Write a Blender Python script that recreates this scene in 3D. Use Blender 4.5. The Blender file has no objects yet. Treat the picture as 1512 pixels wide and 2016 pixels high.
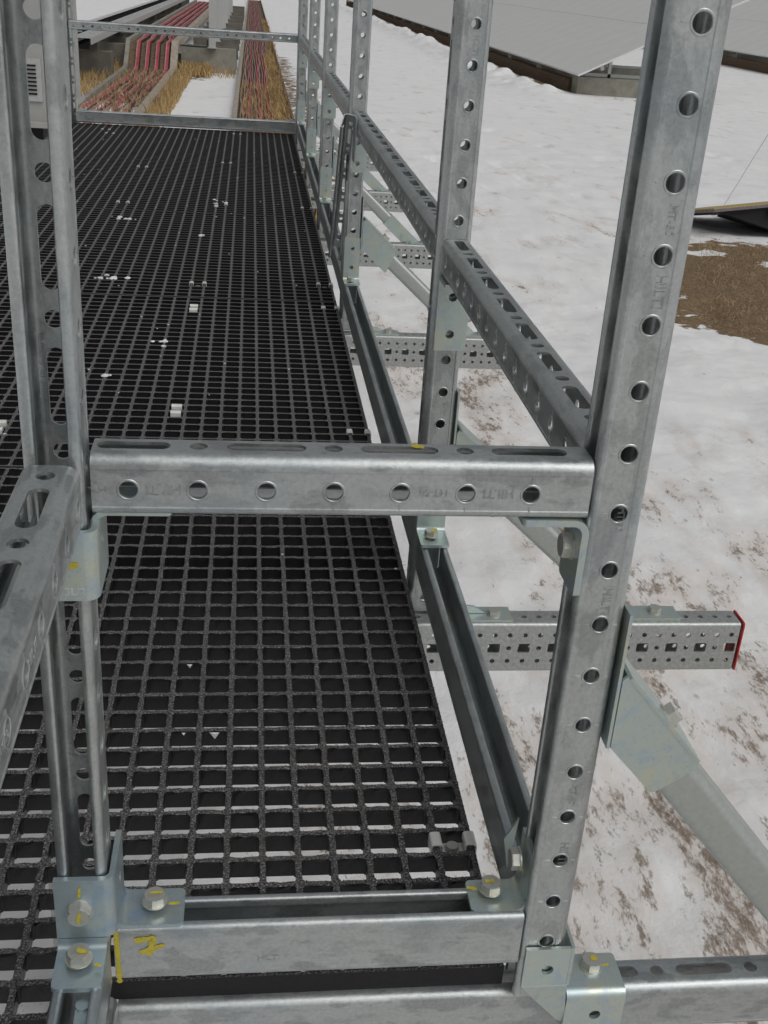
import bpy, bmesh, math, random
import numpy as np
from math import radians, sin, cos, pi
from mathutils import Vector, Matrix
from mathutils.geometry import tessellate_polygon

rnd = random.Random(7)
S = bpy.context.scene
C = S.collection

# ---------------------------------------------------------------- camera
CAM = Vector((-0.28702, -0.75532, 0.86741)); YAW, PITCH, ROLL, FPX = 0.136001, 0.444375, 0.0696054, 2202.73
fwd = Vector((sin(YAW)*cos(PITCH), cos(YAW)*cos(PITCH), -sin(PITCH)))
right = Vector((cos(YAW), -sin(YAW), 0)); up = right.cross(fwd)
r2 = right*cos(ROLL)+up*sin(ROLL); u2 = -right*sin(ROLL)+up*cos(ROLL)
cd = bpy.data.cameras.new('camera'); cam = bpy.data.objects.new('camera', cd); C.objects.link(cam)
m = Matrix.Identity(4)
for i in range(3):
    m[i][0] = r2[i]; m[i][1] = u2[i]; m[i][2] = -fwd[i]; m[i][3] = CAM[i]
cam.matrix_world = m
cd.sensor_fit = 'HORIZONTAL'; cd.sensor_width = 36; cd.lens = 36*FPX/1512
cd.clip_start = 0.02; cd.clip_end = 2000
S.camera = cam

# ---------------------------------------------------------------- sky, sun, exposure (overcast winter day)
SUN_EL, SUN_AZ = radians(52), radians(140)      # azimuth measured from +Y towards +X
w = bpy.data.worlds.new('World'); S.world = w; w.use_nodes = True
nt = w.node_tree; bg = nt.nodes['Background']
sky = nt.nodes.new('ShaderNodeTexSky'); sky.sky_type = 'NISHITA'; sky.sun_disc = False
sky.sun_elevation = SUN_EL; sky.sun_rotation = SUN_AZ
sky.air_density = 1.0; sky.dust_density = 6.0; sky.ozone_density = 1.0
hs = nt.nodes.new('ShaderNodeHueSaturation'); hs.inputs['Saturation'].default_value = 0.12
nt.links.new(sky.outputs[0], hs.inputs['Color']); nt.links.new(hs.outputs[0], bg.inputs['Color'])
bg.inputs['Strength'].default_value = 0.10
sd = bpy.data.lights.new('sun', 'SUN'); sd.energy = 0.5; sd.angle = radians(70); sd.color = (1, 0.97, 0.93)
so = bpy.data.objects.new('sun', sd); C.objects.link(so)
sv = Vector((sin(SUN_AZ)*cos(SUN_EL), cos(SUN_AZ)*cos(SUN_EL), sin(SUN_EL)))
so.rotation_euler = sv.to_track_quat('Z', 'Y').to_euler()
S.view_settings.view_transform = 'Standard'; S.view_settings.look = 'None'
S.view_settings.exposure = -0.38; S.view_settings.gamma = 1; S.view_settings.use_curve_mapping = False
S.render.engine = 'CYCLES'
S.render.resolution_x = 768; S.render.resolution_y = 1024
S.cycles.max_bounces = 6; S.cycles.diffuse_bounces = 3; S.cycles.glossy_bounces = 4

GZ = -0.9        # ground level

# ---------------------------------------------------------------- materials
def nodes(name):
    mt = bpy.data.materials.new(name); mt.use_nodes = True
    n = mt.node_tree.nodes; l = mt.node_tree.links
    return mt, n, l, n['Principled BSDF']
def coord(n, l, scale=(1, 1, 1), kind='Object'):
    tc = n.new('ShaderNodeTexCoord'); mp = n.new('ShaderNodeMapping')
    mp.inputs['Scale'].default_value = scale
    l.new(tc.outputs[kind], mp.inputs['Vector']); return mp.outputs[0]
def noise(n, l, vec, scale, detail=4, rough=0.55, dist=0.0):
    t = n.new('ShaderNodeTexNoise'); t.inputs['Scale'].default_value = scale
    t.inputs['Detail'].default_value = detail; t.inputs['Roughness'].default_value = rough
    t.inputs['Distortion'].default_value = dist
    l.new(vec, t.inputs['Vector']); return t.outputs['Fac']
def ramp(n, l, fac, stops):
    r = n.new('ShaderNodeValToRGB'); e = r.color_ramp.elements
    while len(e) < len(stops): e.new(0.5)
    for k, (p, c) in enumerate(stops):
        e[k].position = p; e[k].color = (c[0], c[1], c[2], 1) if hasattr(c, '__len__') else (c, c, c, 1)
    l.new(fac, r.inputs['Fac']); return r.outputs['Color']
def mix(n, l, fac, a, b):
    x = n.new('ShaderNodeMix'); x.data_type = 'RGBA'
    for s, v in ((0, fac), (6, a), (7, b)):
        if hasattr(v, 'node'): l.new(v, x.inputs[s])
        elif s == 0: x.inputs[0].default_value = v
        else: x.inputs[s].default_value = (v[0], v[1], v[2], 1)
    return x.outputs[2]
def mth(n, l, op, a, b=0.0, clamp=False):
    x = n.new('ShaderNodeMath'); x.operation = op; x.use_clamp = clamp
    for s, v in ((0, a), (1, b)):
        if hasattr(v, 'node'): l.new(v, x.inputs[s])
        else: x.inputs[s].default_value = v
    return x.outputs[0]
def bump(n, l, b, h, strength, dist):
    x = n.new('ShaderNodeBump'); x.inputs['Strength'].default_value = strength; x.inputs['Distance'].default_value = dist
    l.new(h, x.inputs['Height']); l.new(x.outputs[0], b.inputs['Normal'])

def galvanized(name, lo=(0.33, 0.35, 0.35), hi=(0.60, 0.635, 0.625), metal=0.86, patch=1.0, streak=6.0):
    mt, n, l, b = nodes(name)
    v1 = coord(n, l, (1, 1, 0.5)); v2 = coord(n, l, (1, 1, 1))
    big = noise(n, l, v1, 30, 6, 0.62, 0.15)
    fine = noise(n, l, v2, 900, 2, 0.7)
    fine2 = noise(n, l, v2, 260, 4, 0.75)
    vs = coord(n, l, (1, 1, 0.05)); st = noise(n, l, vs, 180, 3, 0.6)
    grain = ramp(n, l, fine2, [(0.30, 0.0), (0.70, 1.0)])
    isl = ramp(n, l, big, [(0.44, 0.0), (0.49, 1.0), (0.56, 1.0), (0.62, 0.35)])
    f = mth(n, l, 'MULTIPLY_ADD', grain, 0.45); f.node.inputs[2].default_value = 0.0
    f = mth(n, l, 'ADD', f, mth(n, l, 'MULTIPLY', isl, 0.35*patch))
    f = mth(n, l, 'ADD', f, mth(n, l, 'MULTIPLY', st, 0.35))
    f = mth(n, l, 'SUBTRACT', f, 0.12, True)
    col = mix(n, l, f, lo, hi)
    tint = noise(n, l, v1, 14, 3, 0.5)
    tf = ramp(n, l, tint, [(0.50, 0.0), (0.68, 1.0)])
    col = mix(n, l, mth(n, l, 'MULTIPLY', tf, 0.35), col, (0.27, 0.34, 0.42))
    # dark pits
    pit = n.new('ShaderNodeTexVoronoi'); pit.inputs['Scale'].default_value = 95; l.new(v2, pit.inputs['Vector'])
    pf = ramp(n, l, pit.outputs['Distance'], [(0.045, 1.0), (0.09, 0.0)])
    col = mix(n, l, mth(n, l, 'MULTIPLY', pf, 0.22), col, (0.08, 0.085, 0.08))
    l.new(col, b.inputs['Base Color'])
    b.inputs['Metallic'].default_value = metal
    rr = ramp(n, l, f, [(0.0, 0.28), (1.0, 0.46)])
    l.new(rr, b.inputs['Roughness'])
    h = mth(n, l, 'ADD', mth(n, l, 'MULTIPLY', fine2, 1.0), mth(n, l, 'MULTIPLY', big, 2.5))
    bump(n, l, b, h, 0.35, 0.0006)
    return mt
def zinc(name, base=(0.52, 0.60, 0.57), warm=(0.62, 0.62, 0.47), cool=(0.42, 0.52, 0.62)):
    mt, n, l, b = nodes(name)
    v = coord(n, l); a = noise(n, l, v, 22, 3, 0.5, 0.4); c = noise(n, l, v, 420, 4, 0.7); d = noise(n, l, v, 45, 4, 0.6, 1.0)
    col = mix(n, l, ramp(n, l, a, [(0.50, 0.0), (0.70, 0.8)]), base, warm)
    col = mix(n, l, ramp(n, l, d, [(0.50, 0.0), (0.68, 0.75)]), col, cool)
    col = mix(n, l, ramp(n, l, c, [(0.58, 0.0), (0.72, 0.55)]), col, (0.25, 0.27, 0.26))
    l.new(col, b.inputs['Base Color']); b.inputs['Metallic'].default_value = 0.72
    l.new(ramp(n, l, d, [(0.3, 0.30), (0.7, 0.46)]), b.inputs['Roughness'])
    bump(n, l, b, c, 0.12, 0.0004)
    return mt
def plain(name, col, rough=0.7, metal=0.0, var=0.25, scale=40, bmp=0.2, bd=0.002):
    mt, n, l, b = nodes(name)
    v = coord(n, l); a = noise(n, l, v, scale, 5, 0.6)
    lo = tuple(c*(1-var) for c in col); hi = tuple(min(1, c*(1+var)) for c in col)
    l.new(mix(n, l, ramp(n, l, a, [(0.3, 0.0), (0.7, 1.0)]), lo, hi), b.inputs['Base Color'])
    b.inputs['Roughness'].default_value = rough; b.inputs['Metallic'].default_value = metal
    bump(n, l, b, a, bmp, bd)
    return mt

GALV = galvanized('galvanized_steel')
GALV_ROUGH = galvanized('weathered_galvanized_steel', (0.29, 0.31, 0.315), (0.56, 0.59, 0.585), 0.78, 1.2)
GIRDER = plain('girder_steel', (0.44, 0.46, 0.45), 0.45, 0.7, 0.2, 160, 0.15, 0.0006)
BRACE = plain('brace_steel', (0.47, 0.50, 0.48), 0.42, 0.75, 0.07, 150, 0.12, 0.0006)
ZINC = zinc('zinc_plate')
ZINC_BLUE = zinc('zinc_plate_blue', (0.42, 0.50, 0.53), (0.50, 0.56, 0.52), (0.30, 0.42, 0.56))
BOLTM = zinc('bolt_zinc', (0.58, 0.58, 0.53), (0.60, 0.55, 0.42), (0.52, 0.55, 0.54))
YEL = plain('yellow_marker_paint', (0.50, 0.42, 0.045), 0.6, 0, 0.2, 200, 0.1, 0.0003)
RED = plain('red_cap_plastic', (0.45, 0.02, 0.02), 0.45, 0, 0.1)
BLACK = plain('black_nut', (0.03, 0.03, 0.032), 0.5, 0.3)
STAMP = plain('stamped_steel', (0.47, 0.50, 0.49), 0.4, 0.8, 0.1)
CLIPM = plain('stainless_clip', (0.88, 0.87, 0.83), 0.35, 0.3, 0.05)

def grating_mat():
    mt, n, l, b = nodes('gritted_black_grating')
    v = coord(n, l)
    g = noise(n, l, v, 430, 3, 0.8); vo = n.new('ShaderNodeTexVoronoi'); vo.inputs['Scale'].default_value = 520
    l.new(v, vo.inputs['Vector'])
    dust = noise(n, l, v, 9, 3, 0.6)
    geo = n.new('ShaderNodeNewGeometry'); sx = n.new('ShaderNodeSeparateXYZ'); l.new(geo.outputs['Normal'], sx.inputs[0])
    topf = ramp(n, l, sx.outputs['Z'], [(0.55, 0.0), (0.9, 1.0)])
    gr = ramp(n, l, g, [(0.38, (0.012, 0.012, 0.013)), (0.48, (0.075, 0.075, 0.077)), (0.57, (0.27, 0.268, 0.265)), (0.68, (0.58, 0.575, 0.57))])
    tc = mix(n, l, ramp(n, l, dust, [(0.4, 0.0), (0.75, 0.45)]), gr, (0.13, 0.118, 0.105))
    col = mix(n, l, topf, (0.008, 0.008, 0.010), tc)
    l.new(col, b.inputs['Base Color'])
    l.new(ramp(n, l, g, [(0.4, 0.35), (0.7, 0.65)]), b.inputs['Roughness'])
    b.inputs['Specular IOR Level'].default_value = 0.35
    h = mth(n, l, 'ADD', g, vo.outputs['Distance'])
    bump(n, l, b, mth(n, l, 'MULTIPLY', h, topf), 1.0, 0.0022)
    return mt
GRAT = grating_mat()
GRIT = plain('grit_grains', (0.07, 0.07, 0.07), 0.4, 0, 0.6, 900)
SNOWBIT = plain('snow_crumb', (0.82, 0.84, 0.86), 0.6, 0, 0.05)

STREAK = -16
def snow_mat():
    mt, n, l, b = nodes('snow_and_mud')
    v = coord(n, l)
    at = n.new('ShaderNodeAttribute'); at.attribute_name = 'dirt'
    ag = n.new('ShaderNodeAttribute'); ag.attribute_name = 'turf'
    # mud flecks and smears, drawn out along the slope
    mp = n.new('ShaderNodeMapping'); mp.inputs['Rotation'].default_value = (0, 0, radians(STREAK)); mp.inputs['Scale'].default_value = (1, 0.42, 1)
    l.new(v, mp.inputs['Vector'])
    d1 = noise(n, l, mp.outputs[0], 5.0, 6, 0.62, 0.3); d2 = noise(n, l, mp.outputs[0], 34, 5, 0.62, 0.15); d3 = noise(n, l, mp.outputs[0], 120, 3, 0.7)
    dm = mth(n, l, 'ADD', mth(n, l, 'MULTIPLY', d1, 0.48), mth(n, l, 'MULTIPLY', d2, 0.32))
    dm = mth(n, l, 'ADD', dm, mth(n, l, 'MULTIPLY', d3, 0.20))
    th = mth(n, l, 'ADD', dm, mth(n, l, 'MULTIPLY', at.outputs['Fac'], 0.118))
    df = ramp(n, l, th, [(0.60, 0.0), (0.65, 0.72), (0.72, 1.0)])
    stain = ramp(n, l, mth(n, l, 'ADD', noise(n, l, mp.outputs[0], 5, 5, 0.6), mth(n, l, 'MULTIPLY', at.outputs['Fac'], 0.25)), [(0.57, 0.0), (0.84, 0.62)])
    snow = mix(n, l, ramp(n, l, noise(n, l, v, 3.0, 5, 0.6), [(0.35, 0.0), (0.7, 1.0)]), (0.80, 0.805, 0.81), (0.86, 0.862, 0.86))
    # thin soil tint inside dirty snow
    snow = mix(n, l, stain, snow, (0.56, 0.455, 0.37))
    # little specks of straw on clean snow
    vo = n.new('ShaderNodeTexVoronoi'); vo.inputs['Scale'].default_value = 7; vo.inputs['Randomness'].default_value = 1
    mv = n.new('ShaderNodeMapping'); mv.inputs['Scale'].default_value = (1, 0.6, 1); l.new(v, mv.inputs['Vector']); l.new(mv.outputs[0], vo.inputs['Vector'])
    sp = ramp(n, l, vo.outputs['Distance'], [(0.03, 1.0), (0.075, 0.0)])
    snow = mix(n, l, mth(n, l, 'MULTIPLY', sp, 0.45), snow, (0.25, 0.2, 0.15))
    mudn = noise(n, l, v, 40, 6, 0.7)
    mud = ramp(n, l, mudn, [(0.3, (0.08, 0.055, 0.036)), (0.5, (0.18, 0.125, 0.08)), (0.72, (0.30, 0.22, 0.15))])
    c = mix(n, l, df, snow, mud)
    # brown turf
    t1 = noise(n, l, v, 5.5, 10, 0.68, 0.5)
    tf = mth(n, l, 'ADD', mth(n, l, 'MULTIPLY', t1, 0.95), ag.outputs['Fac'])
    tf = ramp(n, l, tf, [(0.76, 0.0), (0.80, 1.0)])
    turf = ramp(n, l, noise(n, l, v, 45, 7, 0.75, 0.8), [(0.3, (0.075, 0.047, 0.024)), (0.5, (0.185, 0.128, 0.075)), (0.64, (0.30, 0.22, 0.135)), (0.74, (0.62, 0.56, 0.46))])
    c = mix(n, l, tf, c, turf)
    l.new(c, b.inputs['Base Color']); b.inputs['Roughness'].default_value = 0.75
    b.inputs['Specular IOR Level'].default_value = 0.2
    h = mth(n, l, 'ADD', mth(n, l, 'MULTIPLY', d1, 0.5), mth(n, l, 'MULTIPLY', noise(n, l, v, 16, 6, 0.65), 0.6))
    h = mth(n, l, 'SUBTRACT', h, mth(n, l, 'MULTIPLY', df, 0.25))
    bump(n, l, b, h, 0.34, 0.035)
    return mt
SNOW = snow_mat()
CONC = plain('concrete', (0.27, 0.26, 0.22), 0.9, 0, 0.22, 6, 0.3, 0.01)
CONC_DARK = plain('dark_concrete', (0.13, 0.12, 0.10), 0.9, 0, 0.3, 5, 0.3, 0.01)  # concrete in a darker tone
WOOD = plain('weathered_tray_rim', (0.36, 0.31, 0.25), 0.8, 0, 0.25, 12, 0.2, 0.004)
SOIL = plain('tray_soil', (0.14, 0.095, 0.06), 0.95, 0, 0.5, 20, 0.5, 0.02)
CAB_RED = plain('red_cable', (0.46, 0.085, 0.11), 0.5, 0, 0.3, 5)
CAB_PINK = plain('dusty_pink_cable', (0.46, 0.25, 0.22), 0.6, 0, 0.3, 5)
CAB_GREY = plain('grey_cable', (0.27, 0.21, 0.18), 0.6, 0, 0.35, 5)
CAB_BLK = plain('black_cable', (0.02, 0.02, 0.02), 0.5)
GRASS = plain('dry_grass', (0.42, 0.29, 0.13), 0.9, 0, 0.45, 3)
STRAW = plain('pale_straw', (0.40, 0.30, 0.18), 0.9, 0, 0.5, 8)
PANEL = plain('frosted_solar_glass', (0.70, 0.70, 0.69), 0.35, 0.0, 0.05, 1.2, 0.02, 0.001)
PANEL.node_tree.nodes['Principled BSDF'].inputs['Roughness'].default_value = 0.5
PAINTW = plain('white_painted_steel', (0.50, 0.51, 0.50), 0.5, 0.3, 0.08)
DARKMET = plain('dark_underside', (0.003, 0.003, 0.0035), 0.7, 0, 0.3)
CABINET = plain('grey_cabinet_paint', (0.38, 0.38, 0.365), 0.5, 0, 0.06, 15)
LIDGREY = plain('ramp_grey_edge', (0.16, 0.14, 0.15), 0.6, 0, 0.2)
RAMPYEL = plain('yellow_ramp_top', (0.42, 0.33, 0.13), 0.7, 0, 0.25)

# ---------------------------------------------------------------- helpers
def frame(o, x, y, z):
    m = Matrix.Identity(4)
    for i in range(3):
        m[i][0] = x[i]; m[i][1] = y[i]; m[i][2] = z[i]; m[i][3] = o[i]
    return m
def axes(o, ydir, zdir):
    z = Vector(zdir).normalized(); y = Vector(ydir).normalized(); x = y.cross(z)
    return frame(Vector(o), x, y, z)
def put(name, me, mat, parent=None, mw=None, label=None):
    o = bpy.data.objects.new(name, me); C.objects.link(o)
    if mat and not me.materials: me.materials.append(mat)
    if mw is not None: o.matrix_world = mw
    if parent: o.parent = parent          # parents are Empties/meshes; inverse set below
    if parent:
        o.matrix_parent_inverse = pm(parent).inverted()
    if mw is not None: WM[o.name] = mw
    if label: o['label'] = label
    return o
WM = {}
def pm(o):
    return WM.get(o.name, Matrix.Identity(4))
def tag(o, label, cat, group=None):
    o['label'] = label; o['category'] = cat
    if group: o['group'] = group
    return o
def thing(name, loc, label, cat, group=None):
    o = bpy.data.objects.new(name, None); C.objects.link(o); o.empty_display_size = 0.05
    mw = Matrix.Translation(Vector(loc)); o.matrix_world = mw; WM[o.name] = mw
    return tag(o, label, cat, group)
def mesh(verts, faces, name='mesh', smooth=35):
    me = bpy.data.meshes.new(name); me.from_pydata([tuple(v) for v in verts], [], faces); me.update()
    if smooth:
        me.polygons.foreach_set('use_smooth', [True]*len(me.polygons)); me.set_sharp_from_angle(angle=radians(smooth))
    return me
class MB:
    def __init__(s): s.v = []; s.f = []
    def add(s, v, f, M=None):
        o = len(s.v)
        s.v += [tuple(M @ Vector(p)) if M else tuple(p) for p in v]; s.f += [tuple(i+o for i in q) for q in f]
        return s
    def box(s, x0, x1, y0, y1, z0, z1, M=None):
        v = [(x0,y0,z0),(x1,y0,z0),(x1,y1,z0),(x0,y1,z0),(x0,y0,z1),(x1,y0,z1),(x1,y1,z1),(x0,y1,z1)]
        return s.add(v, [(0,3,2,1),(4,5,6,7),(0,1,5,4),(1,2,6,5),(2,3,7,6),(3,0,4,7)], M)
    def prism(s, poly, z0, z1, M=None, bev=0):
        n = len(poly)
        v = [(x, y, z0) for x, y in poly]+[(x, y, z1) for x, y in poly]
        f = [tuple(range(n-1, -1, -1)), tuple(range(n, 2*n))]+[(i, (i+1) % n, n+(i+1) % n, n+i) for i in range(n)]
        return s.add(v, f, M)
    def tube(s, pts, r, n=6, cap=True):
        pts = [Vector(p) for p in pts]; base = len(s.v)
        for i, p in enumerate(pts):
            d = (pts[min(i+1, len(pts)-1)]-pts[max(i-1, 0)]).normalized()
            a = d.cross(Vector((0, 0, 1)));  a = a.normalized() if a.length > 1e-4 else Vector((1, 0, 0)); b = d.cross(a)
            for k in range(n):
                t = 2*pi*k/n; s.v.append(tuple(p+r*(cos(t)*a+sin(t)*b)))
        for i in range(len(pts)-1):
            for k in range(n):
                a0 = base+i*n+k; b0 = base+i*n+(k+1) % n
                s.f.append((a0, b0, b0+n, a0+n))
        if cap:
            s.f.append(tuple(base+k for k in range(n))); s.f.append(tuple(base+(len(pts)-1)*n+k for k in reversed(range(n))))
        return s
    def mesh(s, name='mesh', smooth=35): return mesh(s.v, s.f, name, smooth)

# ---- bent sheet metal: a 2D path (x,y), extruded along z between breaks, with cut-outs
def loop_round(u, s, r, n=20): return [(u+r*cos(2*pi*k/n), s+r*sin(2*pi*k/n)) for k in range(n)]
def loop_slot(u, s, half, r, n=10):
    L = []
    for k in range(n+1): t = pi*k/n; L.append((u+r*cos(t), s+half-r+r*sin(t)))
    for k in range(n+1): t = pi+pi*k/n; L.append((u+r*cos(t), s-half+r+r*sin(t)))
    return L
def loop_rrect(u, s, hu, hs_, r, n=4):
    L = []
    for cx, cy, a in ((hu-r, hs_-r, 0), (-hu+r, hs_-r, 1), (-hu+r, -hs_+r, 2), (hu-r, -hs_+r, 3)):
        for k in range(n+1):
            t = pi/2*a+pi/2*k/n; L.append((u+cx+r*cos(t), s+cy+r*sin(t)))
    return L
def sheet(start, ang, ops, breaks, t=0.0025, outers=None, smooth=32):
    """ops: ('L',len,cutfun|None[,outer polygon]) straight, ('A',r,deg) bend. normal = right of travel."""
    V = []; N = []; F = []; idx = {}
    def vid(p, nrm):
        k = (round(p[0], 6), round(p[1], 6), round(p[2], 6))
        if k not in idx: idx[k] = len(V); V.append(Vector(p)); N.append(Vector(nrm))
        return idx[k]
    x, y = start; a = radians(ang)
    for op in ops:
        if op[0] == 'A':
            r, dg = op[1], op[2]; sg = 1 if dg > 0 else -1; steps = max(2, int(abs(dg)/18)) if r > 0.003 else 3
            cx, cy = x-sin(a)*r*sg, y+cos(a)*r*sg
            pts = []
            for k in range(steps+1):
                t_ = a+radians(dg)*k/steps
                pts.append((cx+sin(t_)*r*sg, cy-cos(t_)*r*sg, sin(t_), -cos(t_)))
            for k in range(steps):
                p, q = pts[k], pts[k+1]
                for s0, s1 in zip(breaks[:-1], breaks[1:]):
                    F.append((vid((p[0], p[1], s0), (p[2], p[3], 0)), vid((q[0], q[1], s0), (q[2], q[3], 0)),
                              vid((q[0], q[1], s1), (q[2], q[3], 0)), vid((p[0], p[1], s1), (p[2], p[3], 0))))
            x, y = pts[-1][0], pts[-1][1]; a += radians(dg)
        else:
            ln = op[1]; dx, dy = cos(a), sin(a); n_ = (dy, -dx, 0)
            cut = op[2] if len(op) > 2 else None
            P = lambda u, s: (x+dx*u, y+dy*u, s)
            for s0, s1 in zip(breaks[:-1], breaks[1:]):
                outer = [(0, s0), (ln, s0), (ln, s1), (0, s1)]
                if len(op) > 3 and op[3]: outer = op[3]
                holes = cut(s0, s1) if cut else []
                if not holes and len(outer) == 4:
                    F.append(tuple(vid(P(u, s), n_) for u, s in outer)); continue
                loops = [[Vector((u, s, 0)) for u, s in outer]]+[[Vector((u, s, 0)) for u, s in h] for h in holes]
                flat = [v for L in loops for v in L]
                for tri in tessellate_polygon(loops):
                    p, q, r_ = (flat[i] for i in tri)
                    if abs((q-p).cross(r_-p).z) < 1e-12: continue
                    if (q-p).cross(r_-p).z < 0: q, r_ = r_, q
                    F.append(tuple(vid(P(v.x, v.y), n_) for v in (p, q, r_)))
            x, y = x+dx*ln, y+dy*ln
    F = [f for f in F if len(set(f)) == len(f)]
    n = len(V); verts = V+[v-nn.normalized()*t for v, nn in zip(V, N)]
    faces = list(F)+[tuple(i+n for i in reversed(f)) for f in F]
    cnt = {}
    for f in F:
        for i in range(len(f)):
            e = (f[i], f[(i+1) % len(f)]); k = (min(e), max(e)); cnt.setdefault(k, []).append(e)
    for k, es in cnt.items():
        if len(es) == 1:
            p, q = es[0]; faces.append((q, p, p+n, q+n))
    return verts, faces
def chan(L, D=0.0475, W=0.0413, phase=None, side=True, back=True, ticks=False, rings=False, hy=0.0270):
    """slotted strut channel; opening +y, back at y=0, length +z. phase: z of a round back hole."""
    r = 0.006; lipw = 0.0095; t = 0.0025
    rb = 0.0105
    if phase is None: br = [0, L]
    else:
        br = [0, L]; k0 = int(math.floor((0-phase)/0.1))-1
        for k in range(k0, k0+int(L/0.1)+4):
            for q in (-0.0175, 0.0175):
                z = phase+k*0.1+q
                if 0.002 < z < L-0.002: br.append(z)
        br = sorted(br)
    centers = []
    def cells(s0, s1):
        c = (s0+s1)/2
        k = round((c-phase)/0.05); z = phase+k*0.05
        return k, z
    def cut_side(uu):
        def f(s0, s1):
            if phase is None or not side: return []
            out = []
            for kk in range(-60, 90):
                z = phase+kk*0.05
                if s0+0.0075 < z < s1-0.0075: out.append(loop_round(uu, z, 0.0067)); centers.append((uu, z))
            return out
        return f
    def cut_back(s0, s1):
        if phase is None or not back: return []
        u = (W-2*rb)/2; out = []
        for kk in range(-60, 90):
            z = phase+kk*0.05
            if kk % 2 == 0:
                if s0+0.0075 < z < s1-0.0075: out.append(loop_round(u, z, 0.0067))
            else:
                z0, z1 = max(z-0.031, s0+0.003), min(z+0.031, s1-0.003)
                if s0 < z < s1 or (z0 < z1 and abs((s0+s1)/2-z) < 0.03):
                    if z1-z0 > 0.02: out.append(loop_slot(u, (z0+z1)/2, (z1-z0)/2, 0.0070))
        return out
    xl = W/2-lipw
    rb = 0.0105
    st_in = [('A', 0.0009, 28), ('L', 0.0007), ('A', 0.0009, -28)]; sl = 2*0.0009*sin(radians(28))+0.0007*cos(radians(28))
    off = 2*0.0009*(1-cos(radians(28)))+0.0007*sin(radians(28))
    st_out = [('A', 0.0009, -28), ('L', 0.0007), ('A', 0.0009, 28)]
    fl = D-r-rb-2*sl
    side1 = st_in+[('L', fl, cut_side(D-r-sl-hy))]+st_out
    side2 = st_in+[('L', fl, cut_side(hy-rb-sl))]+st_out
    ops = [('L', 0.006), ('A', 0.0026, 90), ('L', lipw-0.0026-r), ('A', r, 90)]+side1+[('A', rb, 90),
           ('L', W-2*rb, cut_back), ('A', rb, 90)]+side2+[('A', r, 90), ('L', lipw-0.0026-r), ('A', 0.0026, 90), ('L', 0.006)]
    v, f = sheet((-xl, D-0.0086), 90, ops, br, t)
    mb = MB(); mb.add(v, f)
    if (ticks or rings) and phase is not None:
        for kk in range(-60, 90):
            z = phase+kk*0.05
            if not (0.009 < z < L-0.009): continue
            for sx in (-1, 1):
                if ticks:
                    for q in (-0.0118, 0.0118):
                        x0 = sx*(W/2-0.0010); x1 = sx*(W/2+0.0002)
                        mb.box(min(x0, x1), max(x0, x1), hy+q-0.0022, hy+q+0.0022, z-0.0005, z+0.0005)
                if rings:
                    R = [(0.00675, 0.0), (0.0072, 0.0005), (0.0082, 0.0005), (0.0088, 0.0)]
                    n = 20; b0 = len(mb.v)
                    for rr, hh in R:
                        for k in range(n):
                            a = 2*pi*k/n; mb.v.append((sx*(W/2-off-0.00005+hh), hy+rr*cos(a), z+rr*sin(a)))
                    for q in range(3):
                        for k in range(n):
                            A = b0+q*n+k; B = b0+q*n+(k+1) % n
                            mb.f.append((A, B, B+n, A+n) if sx > 0 else (A, A+n, B+n, B))
    return mb.mesh('channel')

_txt = {}
def stamp_mesh(text, size, fill=False):
    key = (text, size, fill)
    if key in _txt: return _txt[key]
    cu = bpy.data.curves.new('t', 'FONT'); cu.body = text; cu.size = size; cu.align_x = 'CENTER'; cu.align_y = 'CENTER'
    cu.fill_mode = 'FRONT' if fill else 'NONE'; cu.bevel_depth = size*0.015 if not fill else 0.0002; cu.bevel_resolution = 0; cu.resolution_u = 3
    o = bpy.data.objects.new('t', cu); C.objects.link(o)
    dg = bpy.context.evaluated_depsgraph_get()
    me = bpy.data.meshes.new_from_object(o.evaluated_get(dg)); bpy.data.objects.remove(o)
    _txt[key] = me; return me
def stamp(text, size, pos, xdir, zdir, parent, mat=None, fill=False):
    """flat lettering: xdir reading direction, zdir outward normal"""
    x = Vector(xdir).normalized(); z = Vector(zdir).normalized(); y = z.cross(x)
    put('stamped_lettering', stamp_mesh(text, size, fill), mat or STAMP, parent, frame(Vector(pos), x, y, z))

def hexbolt_mesh():
    mb = MB(); n = 24
    R = 0.0106
    hexp = [(R*cos(pi/3*k), R*sin(pi/3*k)) for k in range(6)]
    mb.prism([(0.0116*cos(2*pi*k/n), 0.0116*sin(2*pi*k/n)) for k in range(n)], 0.0, 0.0014)
    mb.prism(hexp, 0.0014, 0.0078)
    # chamfered crown
    top = [(0.0092*cos(2*pi*k/n), 0.0092*sin(2*pi*k/n)) for k in range(n)]
    b0 = len(mb.v)
    for k in range(6): mb.v.append((hexp[k][0]*0.985, hexp[k][1]*0.985, 0.0078))
    for x, y in top: mb.v.append((x, y, 0.0088))
    for k in range(6):
        a = b0+k; c = b0+(k+1) % 6; t0 = b0+6+(4*k) % n; 
        ring = [b0+6+(4*k+j) % n for j in range(5)]
        mb.f.append(tuple([a, c]+list(reversed(ring))))
    mb.f.append(tuple(b0+6+k for k in range(n)))
    return mb.mesh('bolt', 25)
BOLT = hexbolt_mesh()
def bolt(pos, nrm, parent, spin=0.3, mark=None, markdir=None, name='bolt'):
    z = Vector(nrm).normalized(); a = Vector((0, 0, 1)) if abs(z.z) < 0.9 else Vector((1, 0, 0))
    x = a.cross(z).normalized(); y = z.cross(x)
    x2 = x*cos(spin)+y*sin(spin); y2 = z.cross(x2)
    o = put(name, BOLT, BOLTM, parent, frame(Vector(pos), x2, y2, z))
    return o
STROKE = None
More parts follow.
